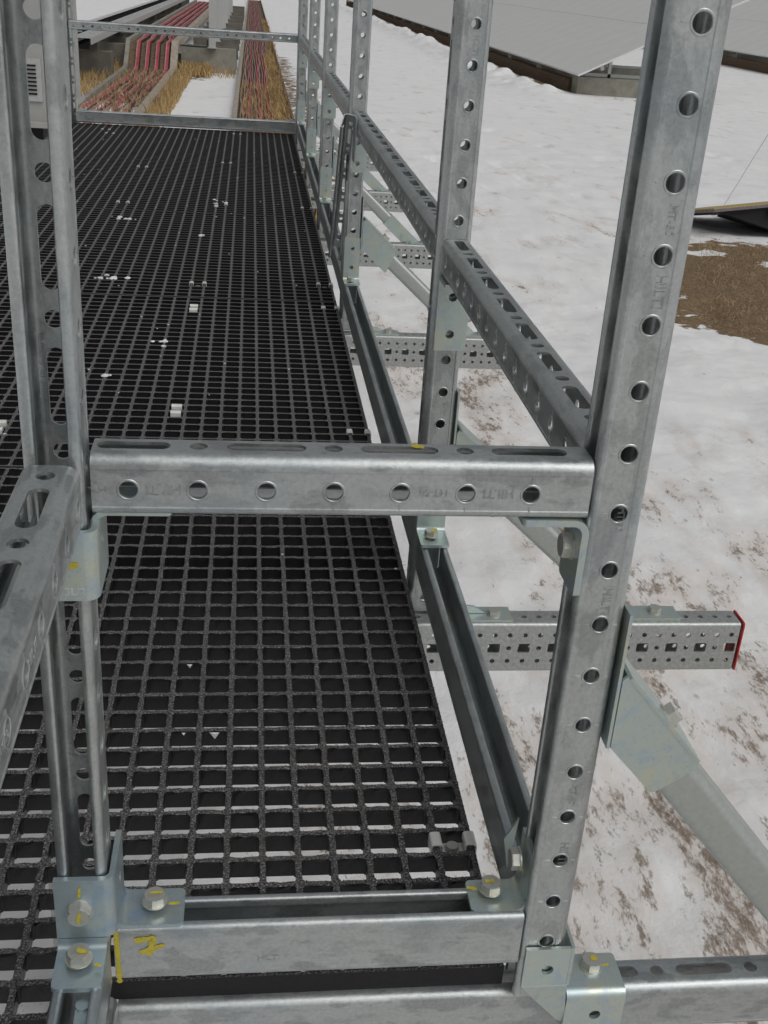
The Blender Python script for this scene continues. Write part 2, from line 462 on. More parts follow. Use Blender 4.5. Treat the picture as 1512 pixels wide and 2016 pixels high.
def stroke(pts, width, nrm, parent, name='paint_mark', lift=0.0003, th=0.00025):
    """hand painted stroke: ragged ribbon lying on a surface"""
    nrm = Vector(nrm).normalized(); pts = [Vector(p) for p in pts]
    fine = []
    for a, b in zip(pts[:-1], pts[1:]):
        k = max(2, int((b-a).length/0.0015))
        fine += [a.lerp(b, i/k) for i in range(k)]
    fine.append(pts[-1]); V = []; F = []
    for i, p in enumerate(fine):
        d = (fine[min(i+1, len(fine)-1)]-fine[max(i-1, 0)]).normalized(); s = nrm.cross(d)
        wd = width*(0.5+rnd.uniform(-0.16, 0.16))*(0.6 if i in (0, len(fine)-1) else 1)
        for q, h in ((-wd, lift), (-wd, lift+th), (wd, lift+th), (wd, lift)):
            V.append(p+s*q+nrm*h)
    for i in range(len(fine)-1):
        for k in range(4):
            A = 4*i+k; B = 4*i+(k+1) % 4; F.append((A, B, B+4, A+4))
    F.append((3, 2, 1, 0)); e = 4*(len(fine)-1); F.append((e, e+1, e+2, e+3))
    return put(name, mesh(V, F, 'stroke', 0), YEL, parent, Matrix.Identity(4))

def plate_outer(ln, s0, s1, r, free='end'):
    """rectangle in (u,s) with two rounded free corners"""
    k = 5; P = []
    if free == 'end':
        P = [(0, s0)]+[(ln-r+r*sin(pi/2*i/k), s0+r-r*cos(pi/2*i/k)) for i in range(k+1)]
        P += [(ln-r+r*cos(pi/2*i/k), s1-r+r*sin(pi/2*i/k)) for i in range(k+1)]+[(0, s1)]
    else:
        P = [(ln, s0), (ln, s1)]+[(r-r*sin(pi/2*i/k), s1-r+r*cos(pi/2*i/k)) for i in range(k+1)]
        P += [(r-r*cos(pi/2*i/k), s0+r-r*sin(pi/2*i/k)) for i in range(k+1)]
    return P
def lbracket(a, b, width, M, parent, mat=ZINC, t=0.005, r=0.007, hole_a=None, hole_b=None, rc=0.004, name='angle_bracket', label=None):
    """L plate: leg a runs along -y ... path in local xy, extruded z 0..width. start at (0,a) heading down (-y), bend left to +x, leg b"""
    ca = (lambda s0, s1: [loop_round(u, s, rr) for u, s, rr in hole_a]) if hole_a else None
    cb = (lambda s0, s1: [loop_round(u, s, rr) for u, s, rr in hole_b]) if hole_b else None
    ops = [('L', a-r, ca, plate_outer(a-r, 0, width, rc, 'start')), ('A', r, 90), ('L', b-r, cb, plate_outer(b-r, 0, width, rc))]
    v, f = sheet((0, a), -90, ops, [0, width], t)
    mb = MB(); mb.add(v, f)
    o = put(name, mb.mesh('bracket', 30), mat, parent, M)
    if label: o['label'] = label
    return o

# ================================================================ GROUND
def fbm(x, y, seed, octs=5, base=1.0):
    rs = np.random.RandomState(seed); out = 0
    for o in range(octs):
        f = base*2**o; ph = rs.rand(6)*50; an = rs.rand(3)*pi
        v = 0
        for k in range(3):
            v = v+np.sin((x*np.cos(an[k])+y*np.sin(an[k]))*f+ph[k]+1.7*np.sin((x*np.sin(an[k])-y*np.cos(an[k]))*f*0.63+ph[k+3]))
        out = out+v/3/2**o
    return out
def ground():
    xs = np.unique(np.concatenate([np.linspace(-400, -30, 14), np.linspace(-30, -5, 40), np.linspace(-5, -1.2, 60), np.linspace(-1.2, 3, 210), np.linspace(3, 9, 110), np.linspace(9, 30, 50), np.linspace(30, 400, 14)]))
    ys = np.unique(np.concatenate([np.linspace(-60, -3, 16), np.linspace(-3, 0, 50), np.linspace(0, 6, 280), np.linspace(6, 30, 330), np.linspace(30, 80, 100), np.linspace(80, 700, 24)]))
    X, Y = np.meshgrid(xs, ys)
    dist = np.sqrt((X+0.3)**2+(Y+0.7)**2)
    amp = 0.035*np.clip(1.2-dist/60, 0.2, 1)
    Z = GZ+amp*0.45*fbm(X, Y, 1, 4, 1.3)+0.012*fbm(X, Y, 2, 4, 9)*(dist < 15)
    Z += 0.03*fbm(X, Y, 5, 2, 0.35)
    # uneven dirt edge and little ridges right of the walkway
    dirt = np.exp(-((X-0.75-0.12*Y*0)/(0.55+0.05*Y))**2)*np.clip(1.25-Y/7, 0, 1)*(0.8+0.35*fbm(X, Y, 9, 2, 2.0))
    dirt = np.maximum(dirt, 0.9*np.exp(-((X-1.3)/0.8)**2)*np.clip(1.2-(Y-0.5)/3.4, 0, 1))
    dirt = np.maximum(dirt, 0.55*np.exp(-((X-0.0)/0.8)**2)*np.clip(1-Y/3.0, 0, 1))
    dirt = np.maximum(dirt, 0.45*np.exp(-((X-3.0)/1.3)**2-((Y-8.6)/0.8)**2))
    dirt = np.clip(dirt, 0, 1)
    # turf patch: polygon-like blob + strips by the trays
    dd = np.minimum(np.minimum(Y-5.30+1.24*(X-2.26), 8.45-Y-0.2*np.sin(X*3)), np.minimum(X-1.85-0.37*(Y-5.4), 5.4-X))+0.22*fbm(X, Y, 4, 4, 2.2)
    turf = np.clip((dd+0.12)/0.75, 0, 1)*0.5
    hole = np.exp(-(((X-4.05)/0.42)**4+((Y-7.30)/0.24)**4)); turf = turf-0.7*hole
    turf = turf-0.5*np.exp(-(((X-3.30)/0.16)**2+((Y-7.75)/0.10)**2))
    def strip(x0, x1, y0, y1, s=0.12):
        return 1/(1+np.exp(-(X-x0)/s))/(1+np.exp((X-x1)/s))/(1+np.exp(-(Y-y0)/(s*3)))/(1+np.exp((Y-y1)/(s*3)))
    for a in ((-1.72, -1.30, 12, 21.0), (-1.6, -0.9, 19.6, 21.6), (-4.4, -2.7, 20.2, 23.5), (0.12, 0.62, 8, 27), (5.2, 6.3, 21, 80), (5.9, 8.0, 20.1, 20.9)):
        turf = np.maximum(turf, 0.42*strip(*a))
    ridge = strip(4.7, 5.35, 20.3, 80, 0.15)
    Z += 0.24*ridge*(0.7+0.6*fbm(X, Y, 8, 4, 3.5))
    rf = np.random.RandomState(12)
    for _ in range(46):
        px, py = rf.uniform(1.0, 6.0), rf.uniform(3.0, 15); a = rf.uniform(-0.5, 0.5)
        u = (X-px)*np.cos(a)+(Y-py)*np.sin(a); v_ = -(X-px)*np.sin(a)+(Y-py)*np.cos(a)
        Z -= rf.uniform(0.012, 0.028)*np.exp(-(u/0.07)**4-(v_/0.15)**4)*(dist < 20)
    V = np.c_[X.ravel(), Y.ravel(), Z.ravel()]
    nx, ny = len(xs), len(ys)
    i = np.arange(nx-1)[None, :]+nx*np.arange(ny-1)[:, None]
    F = np.stack([i, i+1, i+1+nx, i+nx], -1).reshape(-1, 4)
    me = bpy.data.meshes.new('ground'); me.vertices.add(len(V)); me.vertices.foreach_set('co', V.ravel())
    me.loops.add(F.size); me.loops.foreach_set('vertex_index', F.ravel())
    me.polygons.add(len(F)); me.polygons.foreach_set('loop_start', np.arange(0, F.size, 4)); 
    me.polygons.foreach_set('use_smooth', [True]*len(F)); me.update(calc_edges=True)
    for nm, arr in (('dirt', dirt), ('turf', turf)):
        a = me.attributes.new(nm, 'FLOAT', 'POINT'); a.data.foreach_set('value', arr.ravel().astype(np.float32))
    o = put('snowy_ground', me, SNOW); o['kind'] = 'structure'
    return o
ground()

def blades(name, spots, mat, hmin, hmax, w, seed, lean=0.5, z=GZ, flat=False):
    r = np.random.RandomState(seed); V = []; F = []
    for (x, y) in spots:
        h = r.uniform(hmin, hmax); a = r.uniform(0, 2*pi); ln = r.uniform(0.1, lean)*h
        dx, dy = cos(a)*ln, sin(a)*ln; b = r.uniform(0, 2*pi); wx, wy = cos(b)*w, sin(b)*w; zz = z+r.uniform(-0.01, 0.01)
        if flat:
            V += [(x-wx, y-wy, zz), (x+wx, y+wy, zz), (x+dx*2, y+dy*2, zz+h*0.5)]; k = len(V); F.append((k-3, k-2, k-1))
        else:
            V += [(x-wx, y-wy, zz), (x+wx, y+wy, zz), (x+dx*0.4+wx*0.7, y+dy*0.4+wy*0.7, zz+h*0.6), (x+dx*0.4-wx*0.7, y+dy*0.4-wy*0.7, zz+h*0.6), (x+dx, y+dy, zz+h)]
            k = len(V); F += [(k-5, k-4, k-3, k-2), (k-2, k-3, k-1)]
    o = put(name, mesh(V, F, name, 0), mat); o['kind'] = 'stuff'; return o
def area(n, x0, x1, y0, y1, seed):
    r = np.random.RandomState(seed); return list(zip(r.uniform(x0, x1, n), r.uniform(y0, y1, n)))

# ================================================================ GRATING
GP = 0.0386; GX0 = -0.0335; BARW = 0.0066; GT = 0.0238
YS = 1.2222; PL = 32*GP
def grate_simple(nx, ny):
    """origin at right-near border bar centre; extends -x, +y; top z=0"""
    V = []; F = []; idx = {}
    def vid(p):
        k = (round(p[0], 5), round(p[1], 5), round(p[2], 5))
        if k not in idx: idx[k] = len(V); V.append(p)
        return idx[k]
    h = (GP-BARW)/2; c = 0.004
    for i in range(nx):
        for j in range(ny):
            cx, cy = -(i+0.5)*GP, (j+0.5)*GP
            oc = [(h, -h+c), (h, h-c), (h-c, h), (-h+c, h), (-h, h-c), (-h, -h+c), (-h+c, -h), (h-c, -h)]
            g = GP/2
            sq = [(g, -g), (g, g), (-g, g), (-g, -g)]
            o_ = [vid((cx+x, cy+y, 0)) for x, y in oc]; s_ = [vid((cx+x, cy+y, 0)) for x, y in sq]
            F += [(s_[0], s_[1], o_[1], o_[0]), (s_[1], o_[2], o_[1]), (s_[1], s_[2], o_[3], o_[2]), (s_[2], o_[4], o_[3]),
                  (s_[2], s_[3], o_[5], o_[4]), (s_[3], o_[6], o_[5]), (s_[3], s_[0], o_[7], o_[6]), (s_[0], o_[0], o_[7])]
            b_ = [vid((cx+x*1.04, cy+y*1.04, -GT)) for x, y in oc]
            for k in range(8): F.append((o_[k], o_[(k+1) % 8], b_[(k+1) % 8], b_[k]))
    mb = MB(); mb.v = V; mb.f = F
    W, L = nx*GP, ny*GP; e = BARW/2
    mb.box(-0.0, e, -e+0.0012, L+e-0.0012, -GT, 0); mb.box(-W-e, -W, -e+0.0012, L+e-0.0012, -GT, 0)
    mb.box(-W, 0, -e+0.0012, 0, -GT, 0); mb.box(-W, 0, L, L+e-0.0012, -GT, 0)
    return mb.mesh('grating', 0)
def grate_rough(cells, seed=3):
    """cells: list of (i,j) below/left of origin at (GX0, YS); rough edged"""
    r = np.random.RandomState(seed); K = 6
    h = (GP-BARW)/2; g = GP/2; V = []; F = []
    nodez = {}
    def unit(): 
        P = []
        for side in range(4):
            for k in range(K):
                t = (-1, -0.87, -0.5, 0.0, 0.5, 0.87)[k]
                P.append([(1, t), (-t, 1), (-1, -t), (t, -1)][side])
        return np.array(P)
    U = unit(); n = len(U)
    # rounded corners for the hole
    Hh = U*h
    for q in range(n):
        if abs(U[q][0]) == 1 and abs(U[q][1]) == 1: Hh[q] = U[q]*(h-0.0013)
    for (i, j) in cells:
        cx = GX0-(i+0.5)*GP; cy = YS-(j+0.5)*GP
        base = len(V)
        # outer ring (cell border, bar centre) - deterministic height so neighbours match
        for q in range(n):
            x, y = cx+U[q][0]*g, cy+U[q][1]*g
            V.append((x, y, 0.0003*math.sin(x*2711+y*1733)+0.0002*math.sin(x*5231-y*4177)))
        j1 = r.uniform(-0.0006, 0.0005, (n, 2)); z1 = r.uniform(-0.0012, 0.0002, n)
        for q in range(n): V.append((cx+Hh[q][0]+j1[q][0], cy+Hh[q][1]+j1[q][1], z1[q]))
        j2 = r.uniform(-0.0006, 0.0008, (n, 2)); z2 = r.uniform(-0.006, -0.003, n)
        for q in range(n): V.append((cx+Hh[q][0]*1.0+j2[q][0]*0.8, cy+Hh[q][1]+j2[q][1]*0.8, z2[q]))
        for q in range(n): V.append((cx+Hh[q][0]*1.05, cy+Hh[q][1]*1.05, -GT))
        for lv in range(3):
            for q in range(n):
                a = base+lv*n+q; b = base+lv*n+(q+1) % n
                F.append((a, b, b+n, a+n))
    mb = MB(); mb.v = V; mb.f = F
    return mb
cells = [(i, j) for i in range(34) for j in range(0, 31)]
cells += [(i, j) for i in range(11, 34) for j in range(31, 60)]
mbg = grate_rough(cells)
e = BARW/2; yb = YS-31*GP
mbg.box(GX0-34*GP, GX0, YS, YS+e-0.0012, -GT, -0.0004); mbg.box(GX0, GX0+e, yb-e, YS-0.0012, -GT, -0.0004); mbg.box(GX0-11*GP, GX0, yb-e, yb, -GT, -0.0004)
deck = thing('walkway_deck', (-0.6, 2.5, -0.024), 'black gritted grating floor of the walkway, made of panels end to end', 'floor grating')
near = put('grating_panel', mbg.mesh('near_grid', 0), GRAT, deck, Matrix.Identity(4), 'near grating panel, reaching round the left post to the lower left corner')
# grit grains catching the light on the nearest bars
def grit():
    r = np.random.RandomState(11); V = []; F = []
    for _ in range(26000):
        if r.rand() < 0.5:
            i = r.randint(0, 22); x = GX0-i*GP+r.uniform(-0.0035, 0.0035); y = r.uniform(-0.35, 1.1) if i > 11 else r.uniform(0.03, 1.1)
        else:
            j = r.randint(3, 42); y = YS-j*GP+r.uniform(-0.0035, 0.0035); x = r.uniform(-0.85, -0.032) if j < 31 else r.uniform(-0.85, -0.46)
        s = r.uniform(0.0004, 0.0011); z = -0.0003
        a = r.rand()*6.28
        V += [(x+s*cos(a), y+s*sin(a), z), (x+s*cos(a+2.1), y+s*sin(a+2.1), z), (x+s*cos(a+4.2), y+s*sin(a+4.2), z), (x, y, z+s*1.3)]
        k = len(V)-4; F += [(k, k+1, k+3), (k+1, k+2, k+3), (k+2, k, k+3)]
    o = put('grit', mesh(V, F, 'grit', 0), GRIT, near, Matrix.Identity(4)); o['kind'] = 'stuff'
grit()
GM = grate_simple(34, 32)
labs = ['black grating panel just beyond the near one, with two stacked white clips', 'black grating panel third from the near end, starting at the dark seam',
        'black grating panel fourth from the near end, crossed by snow crumbs', 'black grating panel farthest away, ending at the far toe board']
for k in range(4):
    o = put('grating_panel', GM, GRAT, deck, Matrix.Translation((GX0, YS+BARW/2+0.006+k*(PL+BARW+0.006), 0)))
# snow crumbs on the grating
def crumbs():
    r = np.random.RandomState(5); mb = MB()
    spots = []
    for cx, cy, n, sx, sy in ((-0.50, 2.02, 7, 0.03, 0.03), (-0.72, 2.66, 10, 0.05, 0.02), (-0.42, 3.95, 7, 0.03, 0.06), (-0.74, 3.55, 6, 0.04, 0.02), (-0.46, 3.3, 3, 0.02, 0.02),
                               (-0.60, 1.75, 2, 0.01, 0.02)):
        for _ in range(n): spots.append((cx+r.randn()*sx*0.6, cy+r.randn()*sy*0.6, r.uniform(0.003, 0.008)))
    for _ in range(90): spots.append((r.uniform(-1.2, -0.04), r.uniform(0.1, 6), r.uniform(0.0012, 0.0028)))
    for x, y, s in spots:
        # sit on the nearest bar
        if r.rand() < 0.5: x = GX0-round((GX0-x)/GP)*GP
        else: y = YS+round((y-YS)/GP)*GP
        n = 7; V = [(x, y, s*0.7)]
        for k in range(n):
            a = 2*pi*k/n; q = s*r.uniform(0.6, 1.2); V.append((x+q*cos(a)*1.3, y+q*sin(a), s*0.35))
        for k in range(n):
            a = 2*pi*k/n; q = s*r.uniform(0.8, 1.1); V.append((x+q*cos(a)*1.2, y+q*sin(a), -0.0005))
        F = [(0, 1+k, 1+(k+1) % n) for k in range(n)]+[(1+k, 1+n+k, 1+n+(k+1) % n, 1+(k+1) % n) for k in range(n)]
        mb.add(V, F)
    # frozen drips on cell walls
    for x, y, s in ((-0.365, 0.55, 0.006), (-0.32, 0.41, 0.010), (-0.38, 0.41, 0.004)):
        i = math.floor((GX0-x)/GP); j = math.floor((YS-y)/GP); cx = GX0-(i+0.5)*GP; yw = YS-j*GP-BARW/2-0.0008
        mb.add([(cx-s*0.7, yw, -0.002), (cx+s*0.6, yw, -0.002), (cx, yw-0.0005, -0.002-s*1.0), (cx, yw-0.003, -0.003)], [(0, 2, 3), (1, 3, 2), (0, 3, 1), (0, 1, 2)])
    o = put('snow_crumbs', mb.mesh('crumbs', 60), SNOWBIT); o['kind'] = 'stuff'
crumbs()

# hold-down clips
def tab_mesh():
    v, f = sheet((-0.0052, -0.012), 90, [('L', 0.0128), ('A', 0.002, -90), ('L', 0.0064), ('A', 0.002, -90), ('L', 0.006)], [0, 0.022], 0.0014)
    # path rotated: arch over a bar. convert local xy -> x,z and z -> y
    v = [(x, s-0.011, y) for x, y, s in v]; return mesh(v, [tuple(reversed(q)) for q in f], 'tab')
TAB = tab_mesh()
def clip(x, y, along_y=True, label='', rot=0, bolt_on=True):
    t = thing('grating_clip', (x, y, 0), label, 'grating clip', 'clips holding down the grating')
    R = Matrix.Translation((x, y, 0)) @ Matrix.Rotation(0 if along_y else pi/2, 4, 'Z')
    put('tab', TAB, CLIPM, t, R @ Matrix.Translation((-GP/2, 0, 0.0)))
    put('tab', TAB, CLIPM, t, R @ Matrix.Translation((GP/2, 0, 0.0)) @ Matrix.Rotation(pi, 4, 'Z'))
    mb = MB(); mb.box(-GP/2+0.004, GP/2-0.004, -0.010, 0.010, -0.0135, -0.012)
    put('saddle', mb.mesh('saddle'), CLIPM, t, R)
    if bolt_on:
        o = put('bolt', BOLT, BOLTM, t, R @ Matrix.Translation((0, 0, -0.012)) @ Matrix.Scale(0.72, 4))
def gxb(i): return GX0-(i+0.5)*GP
def gyb(y): return YS+(math.floor((y-YS)/GP)+0.5)*GP
clip(gxb(0), gyb(0.205), True, 'shiny saddle clip with a hex bolt at the near right corner of the grating')
clip(gxb(0), gyb(1.446), True, 'clip on the right grating edge just behind the near cross rail')
clip(gxb(0), gyb(2.40), True, 'clip on the right grating edge beside the dark panel seam, nearer side')
clip(gxb(0), gyb(2.66), True, 'clip on the right grating edge just past the dark seam')
clip(GX0-10*GP-GP*0.5+0.0, gyb(1.55), False, 'clip of two stacked white tabs in mid walkway, nearer of two')
clip(GX0-10*GP-GP*0.5, gyb(2.36), False, 'clip of two stacked white tabs in front of the dark seam, farther of two')
clip(gxb(10), gyb(2.64), True, 'small pale clip in mid walkway just past the dark seam')
clip(gxb(9), gyb(3.90), True, 'small pale clip in mid walkway beside a snow crumb patch')
clip(gxb(9), gyb(5.00), True, 'tiny clip in mid walkway far down, third row of clips')
clip(gxb(19), gyb(3.87), True, 'small pale clip left of centre, level with the snow crumbs')
clip(gxb(19), gyb(4.77), True, 'tiny clip left of centre, far down the walkway')
clip(gxb(0), gyb(3.9), True, 'clip on the right grating edge beside the inner sloping channel')
clip(gxb(0), gyb(4.8), True, 'tiny clip on the right grating edge towards the far end')
clip(gxb(8), gyb(6.05), True, 'tiny clip against the far toe board right of centre')
clip(gxb(27), gyb(6.0), True, 'tiny clip in the far left corner of the grating')
clip(gxb(26), gyb(5.85), True, 'tiny clip close before the far left corner of the grating')
clip(gxb(19), gyb(1.44), False, 'clip at the left picture edge, half hidden by the left post')

# ================================================================ RIGHT GUARDRAIL
PY = [0.0, 0.79, 2.365, 3.59, 4.735, 5.95]
PHZ = [0.8544, 0.8213, 0.781, 0.771, 0.7574, 0.704]
GRD = thing('guardrail', (0, 0, 0), 'long right-hand guardrail of slotted galvanized posts, handrail and toe channel', 'guardrail')
for k, (y, hz) in enumerate(zip(PY, PHZ)):
    z0 = -0.018 if k == 0 else -0.053
    z1 = 1.35 if k < 2 else 1.25
    me = chan(z1-z0, phase=((hz-z0) % 0.1)+(0.05 if k == 0 else 0), ticks=(k < 2), rings=(k < 3), back=(k != 0))
    lab = ['nearest thick post filling the right of the picture', 'second post, with a pale plate under the handrail', None, None, None, None][k]
    if k == 0:
        me = chan(z1-z0, D=0.0445, hy=0.0203, phase=((hz-z0) % 0.1)+0.05, ticks=True, rings=True, back=False)
        p = put('post', me, GALV, GRD, axes((0.0203, y+0.0207, z0), (-1, 0, 0), (0, 0, 1)), lab)
    else:
        p = put('post', me, GALV, GRD, axes((-0.0270, y+0.0207, z0), (1, 0, 0), (0, 0, 1)), lab)
    # stamped lettering reads downwards
    if k < 3:
        seq = ['MT-50', '', 'HILTI', '', '', 'MT-50', '', 'HILTI', '', '', '', 'MT-50', '', 'HILTI', '', '', 'MT-50', 'HILTI'] if k == 0 else ['HILTI', 'MT-50', '', '', '', '', '', 'MT-50', '', '', 'MT-50']
        zs = hz+(0.0 if k else 0.0)
        if k == 0: items = [(0.8544-0.075-0.05, 'MT-50', 0.008), (0.8544-0.175, 'HILTI', 0.011), (0.5, 'MT-50', 0.008), (0.4265, 'HILTI', 0.011), (0.2295, 'MT-50', 0.008), (0.163, 'HILTI', 0.011)]
        elif k == 1: items = [(hz-0.025, 'HILTI', 0.011), (hz-0.078, 'MT-50', 0.008), (hz-0.42, 'HILTI', 0.011), (hz-0.525, 'MT-50', 0.008)]
        else: items = [(hz-0.03, 'MT-50', 0.008)]
        for zz, tx, sz in items:
            stamp(tx, sz, (0.0015, y+0.0003, zz), (0, 0, -1), (0, -1, 0), p)
    if k == 0: continue
    # pale plates on the front face: under the handrail and on the toe channel
    yf = y-0.0052
    for (z_top, hh, legs, nm) in ((0.4985, 0.108, 0.055, 'u'), (0.213, 0.118, 0.052, 'd')):
        if nm == 'u':
            # vertical leg down from handrail underside, horizontal leg towards the viewer
            M = axes((-0.0215, y, 0.4985), (0, -1, 0), (1, 0, 0))   # local y=-Y, z=+X, x = y cross z
            v, f = sheet((0, 0), 0, [('L', 0.001)], [0, 0.001])
            # local x = (-Y) x (X) = +Z
            ops = [('L', hh-0.007, lambda a, b: [loop_round(hh-0.030, 0.0215, 0.0062), loop_round(hh-0.084, 0.0215, 0.0062)], None), ('A', 0.007, 90), ('L', legs-0.007)]
            vv, ff = sheet((-hh, 0.0055), 0, ops, [0, 0.044], 0.005)
            vv = [(x, yy-0.0, s) for x, yy, s in vv]
            o = put('mounting_plate', mesh(vv, ff, 'plate'), ZINC, p, axes((-0.0215, y+0.0000, 0.4970), (0, -1, 0), (1, 0, 0)))
            mb = MB(); mb.box(0.0222, 0.0255, y-0.005, y+0.036, 0.39, 0.478)
            put('mounting_plate_side', mb.mesh('side'), ZINC, p, Matrix.Identity(4))
            bolt((0.0255, y+0.018, 0.435), (1, 0, 0), p)
        else:
            ops = [('L', hh-0.007, lambda a, b: [loop_round(0.030, 0.0215, 0.0055), loop_round(0.084, 0.0215, 0.0055)], plate_outer(hh-0.007, 0, 0.044, 0.003, 'start')),
                   ('A', 0.007, 90), ('L', legs-0.007, lambda a, b: [loop_round(0.024, 0.027, 0.0075)], plate_outer(legs-0.007, 0, 0.044, 0.003))]
            # travel down (-Z) then turn to -Y ; right side must face outward(-Y/up)
            vv, ff = sheet((0, 0), -90, ops, [0, 0.044], -0.005)
            # local: x -> -Y, y -> Z, z -> X   (x cross y = z : (-Y)x(Z) = -X) so mirror with z -> -X
            vv = [(-0.0225+(0.044-s), -(x)-0.0005+y-0.0050+0.005, 0.213+yy) for x, yy, s in vv]
            o = put('foot_plate', mesh(vv, ff, 'plate'), ZINC, p, Matrix.Identity(4))
            bb = bolt((-0.004, y-0.028, 0.0995), (0, 0, 1), p, 0.2)
            if k == 1:
                stroke([(-0.004, y-0.036, 0.1085), (0.004, y-0.024, 0.1085)], 0.006, (0, 0, 1), bb)
            for zz in ():
                pass
# handrail and toe sections between the posts
ends = PY+[6.2]
for k in range(6):
    y0 = PY[k]+0.0425; y1 = ends[k+1]-0.0012
    if k == 5: y1 = 6.20
    me = chan(y1-y0, phase=(0.70-y0) % 0.1, ticks=(k == 0), rings=(k < 2))
    p = put('handrail', me, GALV, GRD, axes((0, y0, 0.5465), (0, 0, -1), (0, 1, 0)), 'nearest length of the handrail, slots on top' if k == 0 else None)
    L = y1-y0
    me = chan(L, D=0.066, phase=0.05, side=False, back=False)
    put('toe_channel', me, GALV, GRD, axes((0, y0, 0.0225), (0, 0, 1), (0, 1, 0)), 'nearest length of the long toe channel, open side up' if k == 0 else None)
# far corner post, open side to the viewer
me = chan(1.3, phase=0.04)
p = put('post', me, GALV, GRD, axes((-0.001, 6.2475, -0.05), (0, -1, 0), (0, 0, 1)), 'corner post at the far end, open slotted side facing the viewer')
mb = MB(); mb.box(-0.023, 0.021, 6.192, 6.197, 0.09, 0.2); put('foot_plate', mb.mesh('p'), ZINC, p, Matrix.Identity(4))

# sloping slotted channel standing inside the rail, by the third post
a = Vector((-0.040, 2.235, 0.515)); b = Vector((-0.030, 2.62, 0.092)); d = (b-a).normalized()
op = Vector((-0.25, -1, -0.2)); op = (op-d*op.dot(d)).normalized()
me = chan((b-a).length, phase=0.03)
inn = put('sloping_channel', me, GALV, GRD, axes(a-op*0.0475, op, d), 'dark sloping slotted channel inside the rail beside the third post')
mb = MB(); mb.box(-0.0245, -0.0213, 2.17, 2.245, 0.488, 0.5475); mb.box(-0.0245, -0.0213, 2.17, 2.245, 0.44, 0.4875)
put('joint_plate', mb.mesh('p'), GALV, GRD, Matrix.Identity(4))

# ================================================================ BRACES (from the outside of each post down to its girder)
def girder_mesh(L):
    """square section perforated box girder 0.09 x 0.048; length along z; local x vertical span, y depth"""
    H, D, r, t = 0.092, 0.046, 0.006, 0.003
    br = [i*0.05 for i in range(int(L/0.05)+1)]
    if L-br[-1] > 0.004: br.append(L)
    def big(s0, s1):
        out = []
        if s1-s0 < 0.045: return out
        w_ = H-2*r; u0 = w_/2
        for uu in (u0-0.0245, u0+0.0245):
            for q in (0.0125, 0.0375): out.append(loop_round(uu, s0+q, 0.0042, 10))
        out.append(loop_rrect(u0, s0+0.0125, 0.0085, 0.0100, 0.0025, 2)); out.append(loop_round(u0, s0+0.0375, 0.0042, 10))
        return out
    def small(s0, s1):
        if s1-s0 < 0.045: return []
        return [loop_round((D-2*r)/2, s0+q, 0.0045, 10) for q in (0.0125, 0.0375)]
    ops = [('L', H-2*r, big), ('A', r, 90), ('L', D-2*r, small), ('A', r, 90), ('L', H-2*r, big), ('A', r, 90), ('L', D-2*r, small), ('A', r, 90)]
    v, f = sheet((r, 0), 0, ops, br, t)
    return mesh(v, f, 'girder')
GIRL = 1.30
GMESH = girder_mesh(GIRL)
glab = {1: 'perforated girder with a red end cap, nearest of the girders under the walkway', 2: 'perforated girder under the third post, seen through the nearest handrail bay',
        3: 'perforated girder under the fourth post, below the second brace foot', 4: 'perforated girder fifth from the near end, behind a small pale brace foot', 5: 'farthest perforated girder, tiny behind the posts'}
brace_lab = {0: 'nearest diagonal brace, large pale gusset on the right post', 1: 'diagonal brace behind the near right post, footing on the red-capped girder',
             2: 'diagonal brace with a pale gusset at the third post', 3: 'diagonal brace at the fourth post, pale foot on its girder', 4: 'small diagonal brace at the fifth post', 5: 'tiny diagonal brace at the sixth post'}
g0 = {}
BR_NEAR = (Vector((0.0725, 0, 0.270)), Vector((0.352, 0, -0.062)), [(0.0262, 0.352), (0.0300, 0.3560), (0.1085, 0.2645), (0.1085, 0.259), (0.0740, 0.2345), (0.0695, 0.2345), (0.0262, 0.283)])
BR_REST = (Vector((0.060, 0, 0.194)), Vector((0.3355, 0, -0.054)), [(0.0262, 0.258), (0.0300, 0.2625), (0.1215, 0.1800), (0.1215, 0.1745), (0.0975, 0.1195), (0.0930, 0.1195), (0.0262, 0.180)])
